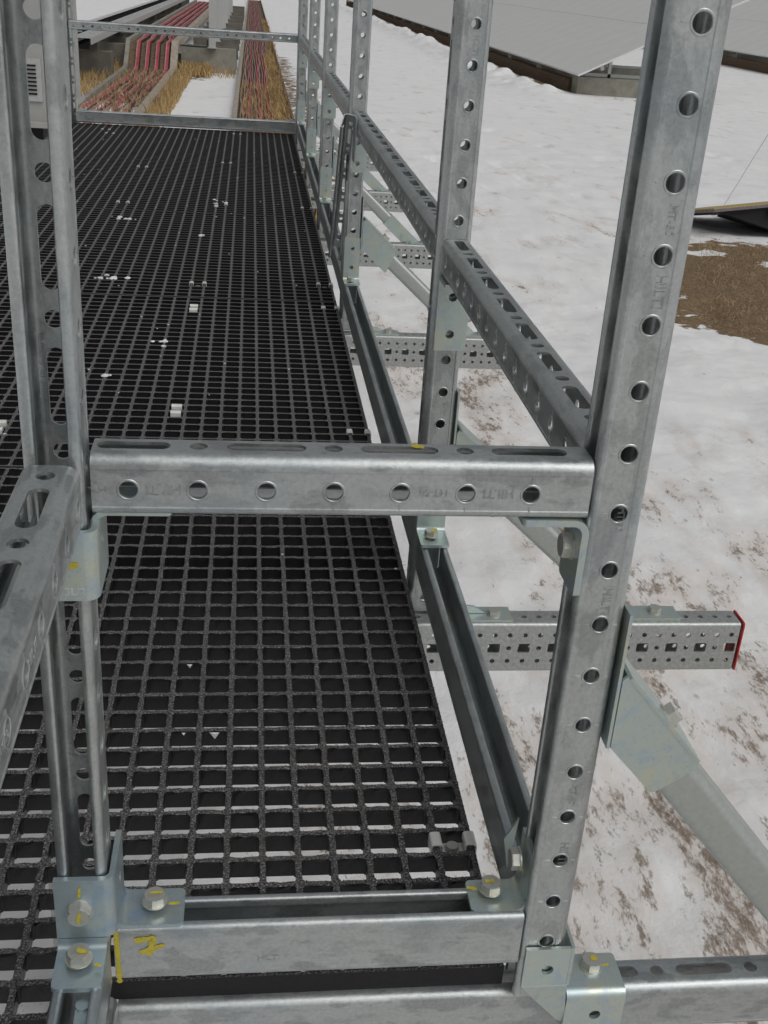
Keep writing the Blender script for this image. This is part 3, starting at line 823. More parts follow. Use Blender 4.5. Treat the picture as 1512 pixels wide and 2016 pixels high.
for k, y in enumerate(PY):
    if k > 0:
        gx = 0.527
        gd = thing('girder', (gx, y-0.035, -0.148), glab[k], 'girder', 'perforated girders under the walkway')
        # local x -> Z, y -> Y..., z -> -X... section x up
        M = frame(Vector((gx, y-0.035+0.0, -0.148)), Vector((0, 0, 1)), Vector((0, 1, 0)), Vector((-1, 0, 0)))
        put('girder_body', GMESH, GIRDER, gd, M)
        v, f = sheet((0.006, 0), 0, [('L', 0.080), ('A', 0.006, 90), ('L', 0.034), ('A', 0.006, 90), ('L', 0.080), ('A', 0.006, 90), ('L', 0.034), ('A', 0.006, 90)], [-0.0035, -0.0012], 0.004)
        mb = MB(); mb.add(v, f, Matrix.Identity(4)); mb.box(0.001, 0.091, 0.001, 0.045, -0.0035, -0.002)
        M2 = frame(Vector((gx+0.0036, y-0.0355, -0.1485)), Vector((0, 0, 1.011)), Vector((0, 1.02, 0)), Vector((-1, 0, 0)))
        put('end_cap', mb.mesh('cap'), RED if k == 1 else GIRDER, gd, M2)
        mb = MB(); mb.box(-0.62, -0.56, y-0.03, y+0.03, GZ-0.1, -0.149)
        put('support_leg', mb.mesh('leg'), GIRDER, gd, Matrix.Identity(4))
    br = thing('diagonal_brace', (0.35, y, -0.055), brace_lab[k], 'brace', 'braces outside the guardrail')
    TOPC, BOTC, poly = BR_NEAR if k == 0 else BR_REST
    A = TOPC+Vector((0, y, 0)); B = BOTC+Vector((0, y, 0)); d = (B-A).normalized()
    Ln = (B-A).length-0.01
    me = chan(Ln, D=0.041, W=0.0413, phase=None)
    # back faces the viewer (-Y), opening +Y
    M = axes(A+Vector((0, 0.002, 0)), (0, 1, 0), d)
    put('channel', me, BRACE, br, M)
    nrm = Vector((0, -1, 0)).cross(d); nrm = Vector((abs(d.z), 0, abs(d.x)))   # outward, up-right
    side = Vector((-d.z, 0, d.x))
    if side.z < 0: side = -side
    # upper gusset: two cheeks and a folded top flange
    for yy in (y-0.0035, y+0.0455):
        mb = MB(); pl = poly; n_ = len(pl)
        V = [(x, yy, z) for x, z in pl]+[(x, yy+0.003, z) for x, z in pl]
        mb.add(V, [tuple(range(n_-1, -1, -1)), tuple(range(n_, 2*n_))]+[(i, (i+1) % n_, n_+(i+1) % n_, n_+i) for i in range(n_)])
        put('gusset_cheek', mb.mesh('cheek', 30), ZINC, br, Matrix.Identity(4))
    F0 = Vector((poly[1][0], y, poly[1][1])); F1 = Vector((poly[2][0], y, poly[2][1])); fd = (F1-F0).normalized(); fn = Vector((-fd.z, 0, fd.x)); fn = fn if fn.z > 0 else -fn
    mb = MB(); Mf = frame(F0, fd, Vector((0, 1, 0)), fd.cross(Vector((0, 1, 0)))); 
    zs_ = 1 if (fd.cross(Vector((0, 1, 0)))).z > 0 else -1
    mb.box(0.003, (F1-F0).length-0.002, -0.0045, 0.0495, min(0, 0.003*zs_), max(0, 0.003*zs_))
    put('gusset_flange', mb.mesh('flange'), ZINC, br, Mf)
    mid = F0.lerp(F1, 0.66)+Vector((0, 0.022, 0))+fn*0.003
    bolt(mid, fn, br)
    # back plate on the post's open side
    mb = MB(); mb.box(0.0222, 0.0250, y-0.004, y+0.046, poly[-1][1], poly[1][1]+0.06)
    put('back_plate', mb.mesh('bp'), ZINC, br, Matrix.Identity(4))
    # foot
    if k > 0:
        E = B-d*0.0; s_ = side*0.0235
        q0 = B-d*0.125; 
        fy = y-0.0025
        zt = -0.0535
        # cheek polygon over the channel end, cut horizontally at the girder top
        def atz(p, zz): tt = (zz-p.z)/d.z; return p+d*tt
        pa = q0+s_; pb = q0-s_; pc = atz(pb, zt); pd = atz(pa, zt)
        V = [Vector((p_.x, fy, p_.z)) for p_ in (pa, pb, pc, pd)]
        W_ = [v+Vector((0, 0.048, 0)) for v in V]
        mb = MB(); mb.add(V+W_, [(0, 1, 2, 3), (7, 6, 5, 4), (0, 4, 5, 1), (1, 5, 6, 2), (2, 6, 7, 3), (3, 7, 4, 0)])
        if k != 1: put('foot_sleeve', mb.mesh('sleeve', 30), ZINC, br, Matrix.Identity(4))
        mb = MB(); mb.box(0.335, 0.425, y-0.026, y+0.014, -0.0555, -0.051)
        mb.prism([(0.333, y-0.028), (0.428, y-0.028), (0.412, y+0.012), (0.349, y+0.012)], -0.0509, -0.0495)
        put('foot_plate', mb.mesh('fp'), ZINC, br, Matrix.Identity(4))
        mb = MB(); mb.add([(0.30, y-0.006, -0.02), (0.348, y-0.006, -0.0495), (0.30, y-0.006, -0.0495), (0.30, y-0.003, -0.02), (0.348, y-0.003, -0.0495), (0.30, y-0.003, -0.0495)],
                          [(0, 2, 1), (3, 4, 5), (0, 1, 4, 3)])
        put('foot_rib', mb.mesh('rib'), ZINC, br, Matrix.Identity(4))
        bolt((0.386, y-0.006, -0.0495), (0, 0, 1), br, 0.1)
        # post foot on the girder
        pf = MB(); pf.box(0.022, 0.142, y-0.03, y+0.012, -0.0555, -0.0515); pf.box(0.0215, 0.0255, y-0.03, y+0.03, -0.0515, 0.02)
        # curved rib
        arc = [(0.0255, 0.012)]+[(0.0255+0.055*(1-cos(t*pi/2/6)) , 0.012-0.050*sin(t*pi/2/6)) for t in range(1, 7)]+[(0.10, -0.0505), (0.0255, -0.0505)]
        n_ = len(arc); V = [(x, y-0.010, z) for x, z in arc]+[(x, y-0.0065, z) for x, z in arc]
        pf.add(V, [tuple(range(n_)), tuple(range(2*n_-1, n_-1, -1))]+[(i, n_+i, n_+(i+1) % n_, (i+1) % n_) for i in range(n_)])
        o = put('post_foot', pf.mesh('pf', 30), ZINC, GRD, Matrix.Identity(4))
        bolt((0.114, y-0.012, -0.0515), (0, 0, 1), o, 0.2)

# ================================================================ NEAR CROSS GUARDRAIL (left post, cross rail, toe channel, beam)
NR = thing('guardrail', (-0.42, 0, 0), 'short guardrail across the near end with a slotted left post and marked toe channel', 'guardrail')
LX = -0.4225
me = chan(1.30, phase=(0.7367-0.088) % 0.1, ticks=True, rings=True)
lp = put('post', me, GALV, NR, axes((LX, 0.0340, 0.088), (0, -1, 0), (0, 0, 1)), 'thick left post, open slotted side facing the viewer')
stamp('Made in Austria', 0.0085, (LX-0.0105, 0.0312, 0.60), (0, 0, 1), (0, -1, 0), lp)
stamp('21228', 0.011, (LX-0.0105, 0.0312, 0.27), (0, 0, 1), (0, -1, 0), lp)
# cross rail
x0, x1 = -0.3985, -0.0255
me = chan(x1-x0, phase=0.3722-0.0+x0*0+(-0.3222-x0)-0.3722+0.0, ticks=True, rings=True)
cr = put('cross_rail', me, GALV_ROUGH, NR, axes((x0, 0.0190, 0.5475), (0, 0, -1), (1, 0, 0)), 'horizontal rail across the picture, round holes in front, slots on top')
yf = -0.0014
for tx, xx, sz in (('MT-', -0.394, 0.008), ('HILTI', -0.347, 0.0115), ('MT-50', -0.1475, 0.008), ('HILTI', -0.0975, 0.0105)):
    stamp(tx, sz, (xx, yf-0.0001, 0.5215), (-1, 0, 0), (0, -1, 0), cr)
stroke([(-0.163, 0.027, 0.5475), (-0.153, 0.024, 0.5475)], 0.007, (0, 0, 1), cr)
# cross toe channel
xa, xb = -0.4005, -0.0250
me = chan(xb-xa, D=0.066, phase=0.05, side=False, back=False)
tcn = put('toe_channel', me, GALV_ROUGH, NR, axes((xa, 0.0205, 0.0225), (0, 0, 1), (1, 0, 0)), 'toe channel across the near end with a yellow hand-painted 7-like mark')
yf = 0.0002
stamp('HILTI', 0.009, (-0.262, yf, 0.047), (1, 0, 0), (0, -1, 0), tcn); stamp('MT-30', 0.006, (-0.208, yf, 0.047), (1, 0, 0), (0, -1, 0), tcn)
stroke([(-0.3825, yf, 0.0745), (-0.3655, yf, 0.0770), (-0.3670, yf, 0.0700), (-0.3700, yf, 0.0560)], 0.0064, (0, -1, 0), tcn, lift=0.0004)
stroke([(-0.3780, yf, 0.0600), (-0.3560, yf, 0.0680)], 0.0052, (0, -1, 0), tcn)
stroke([(-0.3985, yf, 0.0860), (-0.3975, yf, 0.0550), (-0.3970, yf, 0.0230)], 0.0042, (0, -1, 0), tcn)
# front beam carrying both posts
me = chan(1.9, D=0.06, phase=(0.1324+0.4025) % 0.1, side=False)
fb = put('support_beam', me, GALV_ROUGH, None, axes((-0.4025, 0.0307, -0.0242), (0, 0, -1), (1, 0, 0)))
tag(fb, 'slotted channel beam along the bottom edge that carries the near right post', 'steel beam')

def boltmark(bo, pos, a, b, nrm, w_=0.0035):
    """yellow witness mark running over a bolt head then onto the plate"""
    pos = Vector(pos); n_ = Vector(nrm)
    stroke([pos+Vector(a)*0.2+n_*0.0088, pos+Vector(a)*0.95+n_*0.0088], w_, nrm, bo)
# --- lower left corner bracket
cb = thing('corner_bracket', (LX, -0.02, 0.09), 'bluish zinc corner bracket with three bolts at the foot of the left post', 'bracket')
zt, zb_ = 0.1655, 0.1010
xl_, xr_ = -0.4452, -0.3945
hole = None
ops = [('L', 0.0407, None), ('A', 0.010, 90), ('L', 0.052, lambda a, b: [loop_round(0.026, 0.034, 0.0062)])]
v, f = sheet((xl_, -0.0195), 0, ops, [0, zt-zb_], 0.005)
put('wrap_plate', mesh(v, f, 'wrap', 30), ZINC_BLUE, cb, Matrix.Translation((0, 0, zb_)))
b1 = bolt((LX-0.002, -0.0195, 0.132), (0, -1, 0), cb, 0.35)
stroke([(LX-0.002, -0.0283, 0.127), (LX-0.001, -0.0283, 0.138)], 0.004, (0, -1, 0), b1); stroke([(LX-0.002, -0.0196, 0.147), (LX-0.001, -0.0196, 0.158)], 0.0022, (0, -1, 0), cb)
stamp('8.8', 0.007, (LX-0.0015, -0.0284, 0.1285), (cos(0.5), 0, -sin(0.5)), (0, -1, 0), b1, STAMP)
# front foot: path z down then toward -Y.  local x=-Y, y=Z, z=-X
ops = [('L', 0.004), ('A', 0.0055, 90), ('L', 0.0395, None, plate_outer(0.0395, 0, 0.0415, 0.005))]
v, f = sheet((0, 0), -90, ops, [0, 0.0415], -0.005)
v = [(-0.4035-s, -0.0195-x, 0.1005+y-0.0005) for x, y, s in v]
put('foot_plate', mesh(v, f, 'foot', 30), ZINC_BLUE, cb, Matrix.Identity(4))
b2 = bolt((-0.4245, -0.0385, 0.0963), (0, 0, 1), cb, 0.5)
stroke([(-0.4260, -0.0370, 0.1052), (-0.4170, -0.0405, 0.1052)], 0.0042, (0, 0, 1), b2); stroke([(-0.4110, -0.0455, 0.0963), (-0.4050, -0.0470, 0.0963)], 0.0045, (0, 0, 1), cb)
stamp('8.8', 0.007, (-0.4255, -0.040, 0.1053), (0.9, -0.4, 0), (0, 0, 1), b2, STAMP)
# right foot : path in XZ
ops = [('L', 0.003), ('A', 0.0060, 90), ('L', 0.0500, None, plate_outer(0.0500, 0, 0.0440, 0.005))]
v, f = sheet((0, 0), -90, ops, [0, 0.044], -0.005)
v = [(-0.3950+x, 0.002+s, 0.1005+y-0.0005) for x, y, s in v]
put('foot_plate', mesh(v, [tuple(reversed(q)) for q in f], 'foot', 30), ZINC_BLUE, cb, Matrix.Identity(4))
b3 = bolt((-0.3655, 0.0245, 0.0968), (0, 0, 1), cb, 0.9)
stroke([(-0.3700, 0.0255, 0.1057), (-0.3585, 0.0262, 0.1057)], 0.0035, (0, 0, 1), b3); stroke([(-0.3530, 0.0205, 0.0968), (-0.3430, 0.0215, 0.0968)], 0.0038, (0, 0, 1), cb)
stamp('HILTI', 0.0045, (-0.3655, 0.0215, 0.1058), (1, 0, 0), (0, 0, 1), b3, STAMP)

# --- lower right angle bracket (on toe channel, against the right post)
rb = thing('angle_bracket', (-0.05, 0.025, 0.09), 'zinc angle bracket with two yellow-marked bolts at the right end of the marked toe channel', 'bracket')
ops = [('L', 0.0410, None, plate_outer(0.0410, 0, 0.0400, 0.005, 'start')), ('A', 0.009, 90), ('L', 0.055, None, plate_outer(0.055, 0, 0.0400, 0.006, 'start'))]
v, f = sheet((-0.0740, 0.0885), 0, ops, [0, 0.0400], -0.0048)
v = [(x, 0.0075+s, y) for x, y, s in v]
put('plate', mesh(v, [tuple(reversed(q)) for q in f], 'lb', 30), ZINC, rb, Matrix.Identity(4))
b4 = bolt((-0.0525, 0.0305, 0.0934), (0, 0, 1), rb, 0.75)
stroke([(-0.0585, 0.0310, 0.1023), (-0.0490, 0.0315, 0.1023)], 0.0042, (0, 0, 1), b4); stroke([(-0.0750, 0.0330, 0.0934), (-0.0650, 0.0300, 0.0934)], 0.0040, (0, 0, 1), rb)
stamp('HILTI', 0.0042, (-0.0500, 0.0290, 0.1024), (0.6, 0.8, 0), (0, 0, 1), b4, STAMP)
b5 = bolt((-0.0300, 0.0260, 0.1340), (-1, 0, 0), rb, 0.1)
stroke([(-0.0299, 0.014, 0.1330), (-0.0299, 0.010, 0.1335)], 0.006, (-1, 0, 0), rb)
# plate behind, holding the long toe channel
mb = MB(); mb.add([(-0.036, 0.062, 0.125), (-0.024, 0.062, 0.150), (-0.030, 0.058, 0.090), (-0.036, 0.065, 0.125), (-0.024, 0.065, 0.150), (-0.030, 0.061, 0.090)], [(0, 2, 1), (3, 4, 5), (0, 1, 4, 3), (1, 2, 5, 4), (2, 0, 3, 5)])
put('rear_gusset', mb.mesh('g'), ZINC, rb, Matrix.Identity(4))

# --- angle bracket under the right end of the cross rail
ub = thing('angle_bracket', (-0.05, 0.02, 0.49), 'zinc angle bracket under the right end of the horizontal rail', 'bracket')
ops = [('L', 0.0405, None, plate_outer(0.0405, 0, 0.0455, 0.004, 'start')), ('A', 0.0075, -90), ('L', 0.0555, None, plate_outer(0.0555, 0, 0.0455, 0.004))]
v, f = sheet((-0.0795, 0.4998), 0, ops, [0, 0.0455], 0.0056)
v = [(x, -0.0015+s, y) for x, y, s in v]
# right-hand normal of travel is the underside here: shift so the top touches the rail
v = [(x, yy, z) for x, yy, z in v]
put('plate', mesh(v, f, 'ub', 30), ZINC, ub, Matrix.Translation((0.0040, 0, -0.0060)))
bolt((-0.0275, 0.022, 0.466), (-1, 0, 0), ub, 0.2)
# --- bracket under the left end of the cross rail
lb_ = thing('corner_bracket', (-0.41, -0.01, 0.45), 'pale zinc corner bracket stamped 3L/2 under the left end of the horizontal rail', 'bracket')
ops = [('L', 0.0420, None), ('A', 0.010, 90), ('L', 0.050, lambda a, b: [loop_round(0.020, 0.038, 0.0060)])]
v, f = sheet((-0.4460, -0.0195), 0, ops, [0, 0.0560], 0.005)
put('wrap_plate', mesh(v, f, 'wrap', 30), ZINC, lb_, Matrix.Translation((0, 0, 0.4380)))
ops = [('L', 0.006), ('A', 0.0085, -90), ('L', 0.046, None, plate_outer(0.046, 0, 0.040, 0.004))]
v, f = sheet((0, 0), 90, ops, [0, 0.040], 0.0048)
v = [(-0.3965+x, 0.002+s, 0.4835+y) for x, y, s in v]
put('top_plate', mesh(v, [tuple(q) for q in f], 'tp', 30), ZINC, lb_, Matrix.Translation((0.0, 0, 0.0)))
stamp('T 3L/2', 0.0085, (-0.4150, -0.0197, 0.4455), (1, 0, 0), (0, -1, 0), lb_, CLIPM)
stroke([(-0.4230, -0.0196, 0.4665), (-0.4075, -0.0196, 0.4685)], 0.005, (0, -1, 0), lb_)
bolt((-0.4270, -0.0195, 0.4680), (0, -1, 0), lb_, 0.2)

# --- near right post foot bracket on the beam
pb_ = thing('post_bracket', (0.02, 0, 0), 'zinc foot bracket folded over the beam at the base of the near right post', 'bracket')
v, f = sheet((0, 0), 0, [('L', 0.044, lambda a, b: [loop_round(0.0235, 0.021, 0.0058)])], [0.0, 0.048], 0.0035)
put('front_plate', mesh(v, f, 'fp', 0), ZINC, pb_, Matrix.Translation((-0.0195, -0.0045, 0.001)))
mb = MB(); mb.box(0.0248, 0.0280, -0.0043, 0.036, 0.001, 0.050); put('side_plate', mb.mesh('sp'), ZINC, pb_, Matrix.Identity(4))
# lower slanted piece
pl = [(-0.0190, -0.0045, 0.0008), (0.0255, -0.0045, 0.0008), (0.0345, 0.0060, -0.0640), (0.0250, 0.0060, -0.0580), (-0.0080, 0.0060, -0.0210)]
V = pl+[(x, y+0.0035, z) for x, y, z in pl]
mb = MB(); mb.add(V, [(4, 3, 2, 1, 0), (5, 6, 7, 8, 9)]+[(k, (k+1) % 5, 5+(k+1) % 5, 5+k) for k in range(5)])
put('lower_plate', mb.mesh('lp'), ZINC, pb_, Matrix.Identity(4))
mb = MB(); mb.tube([(-0.0192, -0.0030, 0.0005), (0.0258, -0.0030, 0.0005)], 0.0021, 8)
put('fold', mb.mesh('lp'), ZINC, pb_, Matrix.Identity(4))
# top plate lying on the beam and folding down over its front
ops = [('L', 0.0400, None, plate_outer(0.0400, 0, 0.0600, 0.004, 'start')), ('A', 0.005, 90), ('L', 0.0440, lambda a, b: [loop_round(0.021, 0.0315, 0.0058)], plate_outer(0.0440, 0, 0.0600, 0.003))]
v, f = sheet((0, 0), 0, ops, [0, 0.060], -0.0045)
# local travel +x -> -Y ; left turn (+y) -> -Z ; extrusion s -> X
v = [(0.0315+s, 0.0515-x, -0.0238-y) for x, y, s in v]
put('top_plate', mesh(v, f, 'tp', 30), ZINC, pb_, Matrix.Identity(4))
zt_ = -0.0193
b6 = bolt((0.0640, 0.0360, zt_), (0, 0, 1), pb_, 0.6)
stroke([(0.0625, 0.0370, zt_+0.0088), (0.0700, 0.0375, zt_+0.0088)], 0.005, (0, 0, 1), b6); stroke([(0.0745, 0.0350, zt_), (0.0830, 0.0365, zt_)], 0.0035, (0, 0, 1), pb_)
stamp('HILTI', 0.006, (0.0855, 0.0063, -0.0400), (0, 0, -1), (0, -1, 0), pb_, CLIPM)
stamp('HILTI', 0.005, (0.0390, 0.0063, -0.0440), (0, 0, -1), (0, -1, 0), pb_, CLIPM)

# ================================================================ NEAR LEFT GUARDRAIL (runs towards the viewer)
NL = thing('guardrail', (LX, -0.5, 0), 'guardrail running towards the viewer at the left edge, out of focus close by', 'guardrail')
yE = -0.0205; L = 0.95
me = chan(L, phase=(0.0385+yE) % 0.1, ticks=True, rings=True)
hr = put('handrail', me, GALV_ROUGH, NL, axes((LX-0.0005, yE, 0.5475), (0, 0, -1), (0, -1, 0)), 'handrail end coming in from the lower left, slots on top')
stamp('HILTI', 0.011, (LX+0.0202, -0.22, 0.5215), (0, 1, 0), (1, 0, 0), hr); stamp('MT-50', 0.008, (LX+0.0202, -0.30, 0.5215), (0, 1, 0), (1, 0, 0), hr)
me = chan(0.9, D=0.066, phase=0.05, side=False, back=False)
put('toe_channel', me, GALV, NL, axes((LX-0.0008, -0.0055, 0.0225), (0, 0, 1), (0, -1, 0)))
me = chan(0.98, D=0.055, phase=None, side=False)
put('support_channel', me, GALV, NL, axes((LX+0.0008, 0.0085, -0.0035), (0, 0, -1), (0, -1, 0)))
mb = MB(); mb.box(-0.4235, -0.4085, -0.125, -0.066, 0.036, 0.078); mb.tube([(-0.418, -0.072, 0.080), (-0.418, -0.072, 0.062)], 0.006, 10)
put('channel_nut', mb.mesh('n'), ZINC_BLUE, NL, Matrix.Identity(4))

# ================================================================ FAR GUARDRAIL
FR = thing('guardrail', (-0.65, 6.2, 0), 'guardrail across the far end with a plain toe board', 'guardrail')
me = chan(1.278, phase=0.03); put('cross_rail', me, GALV, FR, axes((-1.300, 6.22, 0.5475), (0, 0, -1), (1, 0, 0)))
me = chan(1.250, D=0.066, phase=0.05, side=False, back=False); put('toe_channel', me, GALV, FR, axes((-1.2755, 6.172, 0.010), (0, 0, 1), (1, 0, 0)))
me = chan(1.45, phase=0.03); put('post', me, GALV, FR, axes((-1.297, 6.25, -0.4), (0, -1, 0), (0, 0, 1)))
for (ax_, az_, sx_) in ((-1.2745, 0.4955, 1), (-1.2745, 0.0765, 2), (-0.0225, 0.0765, -1)):
    mb = MB(); x0_, x1_ = (ax_, ax_+0.05) if sx_ > 0 else (ax_-0.05, ax_)
    mb.box(x0_, x1_, 6.155, 6.195, az_-0.004 if sx_ == 1 else az_, az_ if sx_ == 1 else az_+0.004)
    v0, v1 = (az_-0.06, az_-0.0041) if sx_ == 1 else (az_+0.0041, az_+0.06)
    xx = ax_ if sx_ > 0 else ax_-0.0035
    mb.box(xx, xx+0.0035, 6.155, 6.195, v0, v1)
    o = put('angle_bracket', mb.mesh('b'), ZINC, FR, Matrix.Identity(4))
    if sx_ != 1: bolt(((x0_+x1_)/2, 6.175, az_+0.004), (0, 0, 1), o)

# ================================================================ BACKGROUND
ORD = ['first', 'second', 'third', 'fourth', 'fifth', 'sixth', 'seventh', 'eighth', 'ninth', 'tenth', 'eleventh', 'twelfth']
def tray(name, pts_l, pts_r, z_in, rim_h, label, rimmat, n_cables, mats, group=None):
    pass
# right cable trough (straight, full of cables and dry grass)
T = thing('cable_trough', (-0.12, 14, GZ), 'straight cable trough on the right with faded cables and dry grass growing in', 'cable trough')
mb = MB(); mb.box(-0.505, -0.455, 7.2, 75, GZ-0.1, -0.80); put('side_wall', mb.mesh('w'), WOOD, T, Matrix.Identity(4))
mb = MB(); mb.box(0.235, 0.265, 7.2, 75, GZ-0.1, -0.80); put('side_wall', mb.mesh('w'), SOIL, T, Matrix.Identity(4))
mb = MB(); mb.box(-0.454, 0.234, 7.2, 75, GZ-0.05, -0.862); put('trough_floor', mb.mesh('w'), SOIL, T, Matrix.Identity(4))
rc = random.Random(3)
for k in range(13):
    xb = -0.42+k*0.041; pts = []; ph = rc.random()*6
    y = 7.4
    while y < 74:
        pts.append((xb+0.010*sin(y*0.9+ph)+0.006*sin(y*2.3+ph*2), y, -0.838+0.006*sin(y*1.7+ph))); y += 0.5 if y < 30 else 2.5
    mat_ = [CAB_GREY, CAB_PINK, CAB_GREY, CAB_RED, CAB_GREY, CAB_GREY, CAB_RED, CAB_PINK, CAB_GREY, CAB_RED, CAB_PINK, CAB_GREY, CAB_GREY][k]
    mb = MB(); mb.tube(pts, 0.010 if mat_ is not CAB_RED else 0.014, 5); put('cable', mb.mesh('c'), mat_, T, Matrix.Identity(4))
# cross ribs under the cables (ladder rungs)
# left cable trough: low run, step over the wall, raised run
T = thing('cable_trough', (-2.2, 17, GZ), 'stepped cable trough climbing over the concrete wall, bright red cables at the step', 'cable trough')
def rim(xl, xr, name='side_wall'):
    prof = [(9.5, -0.80), (20.6, -0.80), (21.25, -0.39), (48.5, -0.37)]
    mb = MB()
    for (y0, z0), (y1, z1) in zip(prof[:-1], prof[1:]):
        v = [(xl, y0, z0-0.13), (xr, y0, z0-0.13), (xr, y1, z1-0.13), (xl, y1, z1-0.13), (xl, y0, z0), (xr, y0, z0), (xr, y1, z1), (xl, y1, z1)]
        mb.add(v, [(0, 3, 2, 1), (4, 5, 6, 7), (0, 1, 5, 4), (1, 2, 6, 5), (2, 3, 7, 6), (3, 0, 4, 7)])
    put(name, mb.mesh('rim'), CONC if xl < -2 else WOOD, T, Matrix.Identity(4))
rim(-2.50, -2.43); rim(-1.70, -1.58)
mb = MB()
for (y0, z0), (y1, z1) in zip([(9.5, -0.88), (20.6, -0.88), (21.3, -0.46)], [(20.6, -0.88), (21.3, -0.46), (48.5, -0.44)]):
    v = [(-2.43, y0, z0-0.02), (-1.70, y0, z0-0.02), (-1.70, y1, z1-0.02), (-2.43, y1, z1-0.02), (-2.43, y0, z0), (-1.70, y0, z0), (-1.70, y1, z1), (-2.43, y1, z1)]
    mb.add(v, [(0, 3, 2, 1), (4, 5, 6, 7), (0, 1, 5, 4), (1, 2, 6, 5), (2, 3, 7, 6), (3, 0, 4, 7)])
put('trough_floor', mb.mesh('f'), SOIL, T, Matrix.Identity(4))
for k in range(16):
    g = k//4; xs_ = -2.30+g*0.17+(k % 4)*0.022      # bundled at the step
    xf = -2.38+k*0.040+rc.uniform(-0.01, 0.01); pts = []
    ph = rc.random()*6
    for y in list(np.linspace(9.6, 20.2, 24)):
        t = max(0, min(1, (y-17.0)/3.3)); t = t*t*(3-2*t)
        pts.append((xf*(1-t)+xs_*t+0.040*sin(y*0.9+ph)*(1-t), y, -0.855+0.012*sin(y*2+ph)*(1-t)))
    pts += [(xs_, 20.65, -0.82), (xs_, 21.0, -0.60), (xs_, 21.3, -0.425), (xs_+0.01, 22.0, -0.415)]
    for y in np.linspace(23, 48, 14): pts.append((xf*0.6+xs_*0.4+0.012*sin(y+ph), y, -0.415))
    mat_ = CAB_RED if k % 4 in (1, 2) else (CAB_PINK if k % 4 == 0 else CAB_BLK)
    mb = MB(); mb.tube(pts, 0.0125, 5); put('cable', mb.mesh('c'), mat_, T, Matrix.Identity(4))
# concrete walls under the step
for (xa_, xb_, y_, h_, lb__) in ((-3.12, -2.56, 21.6, 0.40, 'low concrete wall left of the stepped trough'), (-1.55, -0.56, 21.6, 0.42, 'low concrete wall between the two troughs')):
    mb = MB(); mb.box(xa_, xb_, y_-0.1, y_+0.1, GZ-0.2, GZ+h_); o = put('concrete_wall', mb.mesh('w'), CONC, None, Matrix.Identity(4)); tag(o, lb__, 'low wall')
mb = MB(); mb.box(-2.56, -1.56, 21.65, 21.8, GZ-0.2, -0.62); o = put('concrete_wall', mb.mesh('w'), CONC_DARK, None, Matrix.Identity(4)); tag(o, 'dark concrete wall under the step of the red-cable trough', 'low wall')
# row of ballast blocks and white support posts receding
for k in range(11):
    y = 22.6+k*2.6
    mb = MB(); mb.box(-1.50, -0.56, y, y+0.28, GZ-0.1, -0.52); o = put('ballast_block', mb.mesh('b'), CONC_DARK, None, Matrix.Identity(4))
    tag(o, ORD[k]+' dark concrete block of the row between the two troughs, counted from the walkway', 'concrete block', 'ballast blocks between the troughs')
for k in range(8):
    y = 21.45+k*2.9
    me = MB(); me.box(-0.06, 0.06, -0.05, -0.045, 0, 2.2); me.box(-0.06, -0.054, -0.045, 0.05, 0, 2.2); me.box(0.054, 0.06, -0.045, 0.05, 0, 2.2)
    me.box(-0.08, 0.08, -0.07, 0.07, 0, 0.012)
    o = put('support_post', me.mesh('p'), PAINTW, None, Matrix.Translation((-0.985+0.0*k, y, -0.479 if k == 0 else -0.52)))
    tag(o, 'pale channel post, nearest of the row behind the concrete wall' if k == 0 else ORD[k]+' pale channel post of the receding row beyond the concrete wall', 'post', 'pale posts in a row beyond the walkway')
mb = MB(); mb.tube([(-1.56, 21.35, -0.455), (-1.2, 21.3, -0.46), (-1.08, 21.3, -0.455), (-1.065, 21.3, -0.42), (-1.065, 21.3, -0.34)], 0.014, 7)
o = put('black_cable', mb.mesh('c'), CAB_BLK, None, Matrix.Identity(4)); tag(o, 'black cable lying on top of the low concrete wall', 'cable')
# pale channel beams lying diagonal at left
mb = MB(); mb.box(-0.14, 0.14, 0, 32, -0.015, 0.0); mb.box(-0.14, -0.13, 0, 32, -0.10, -0.015); mb.box(0.13, 0.14, 0, 32, -0.10, -0.015); mb.box(-0.03, -0.02, 0, 32, 0, 0.012); mb.box(0.05, 0.06, 0, 32, 0, 0.012)
o = put('mounting_beam', mb.mesh('b'), PAINTW, None, Matrix.Translation((-2.78, 17.6, -0.20))); tag(o, 'pale grooved steel beam raised above the snow at upper left', 'steel beam')
for k in range(7):
    y = 18.8+k*4.0
    mb = MB(); mb.box(-3.1, -2.5, y, y+0.35, GZ-0.1, -0.47); mb.box(-2.84, -2.72, y+0.1, y+0.2, -0.47, -0.30)
    o = put('ballast_block', mb.mesh('b'), CONC_DARK, None, Matrix.Identity(4)); tag(o, ORD[k]+' concrete block under the pale beam at upper left, counted from the near end', 'concrete block', 'blocks under the pale beam')
# left dark edged table
tb = thing('solar_table', (-3.3, 25, GZ), 'snow covered solar table at the upper left, dark underside showing', 'solar panel')
tl = radians(20)
Lv = [(-3.15, 16.8, -0.14), (-3.15, 60, -0.14), (-6.9, 60, -1.5), (-6.9, 16.8, -1.5)]
mb = MB(); mb.add([Vector(v) for v in Lv]+[Vector(v)-Vector((0, 0, 0.05)) for v in Lv], [(0, 1, 2, 3), (7, 6, 5, 4), (0, 4, 5, 1), (1, 5, 6, 2), (2, 6, 7, 3), (3, 7, 4, 0)])
SNOWCAP = plain('snow_cover', (0.78, 0.78, 0.78), 0.8, 0, 0.05, 4, 0.5, 0.03)
put('snow_cover', mb.mesh('s'), SNOWCAP, tb, Matrix.Identity(4))
mb = MB(); mb.box(-3.35, -3.25, 16.8, 60, -0.42, -0.25); mb.box(-3.9, -3.3, 16.8, 60, GZ-0.1, -0.55)
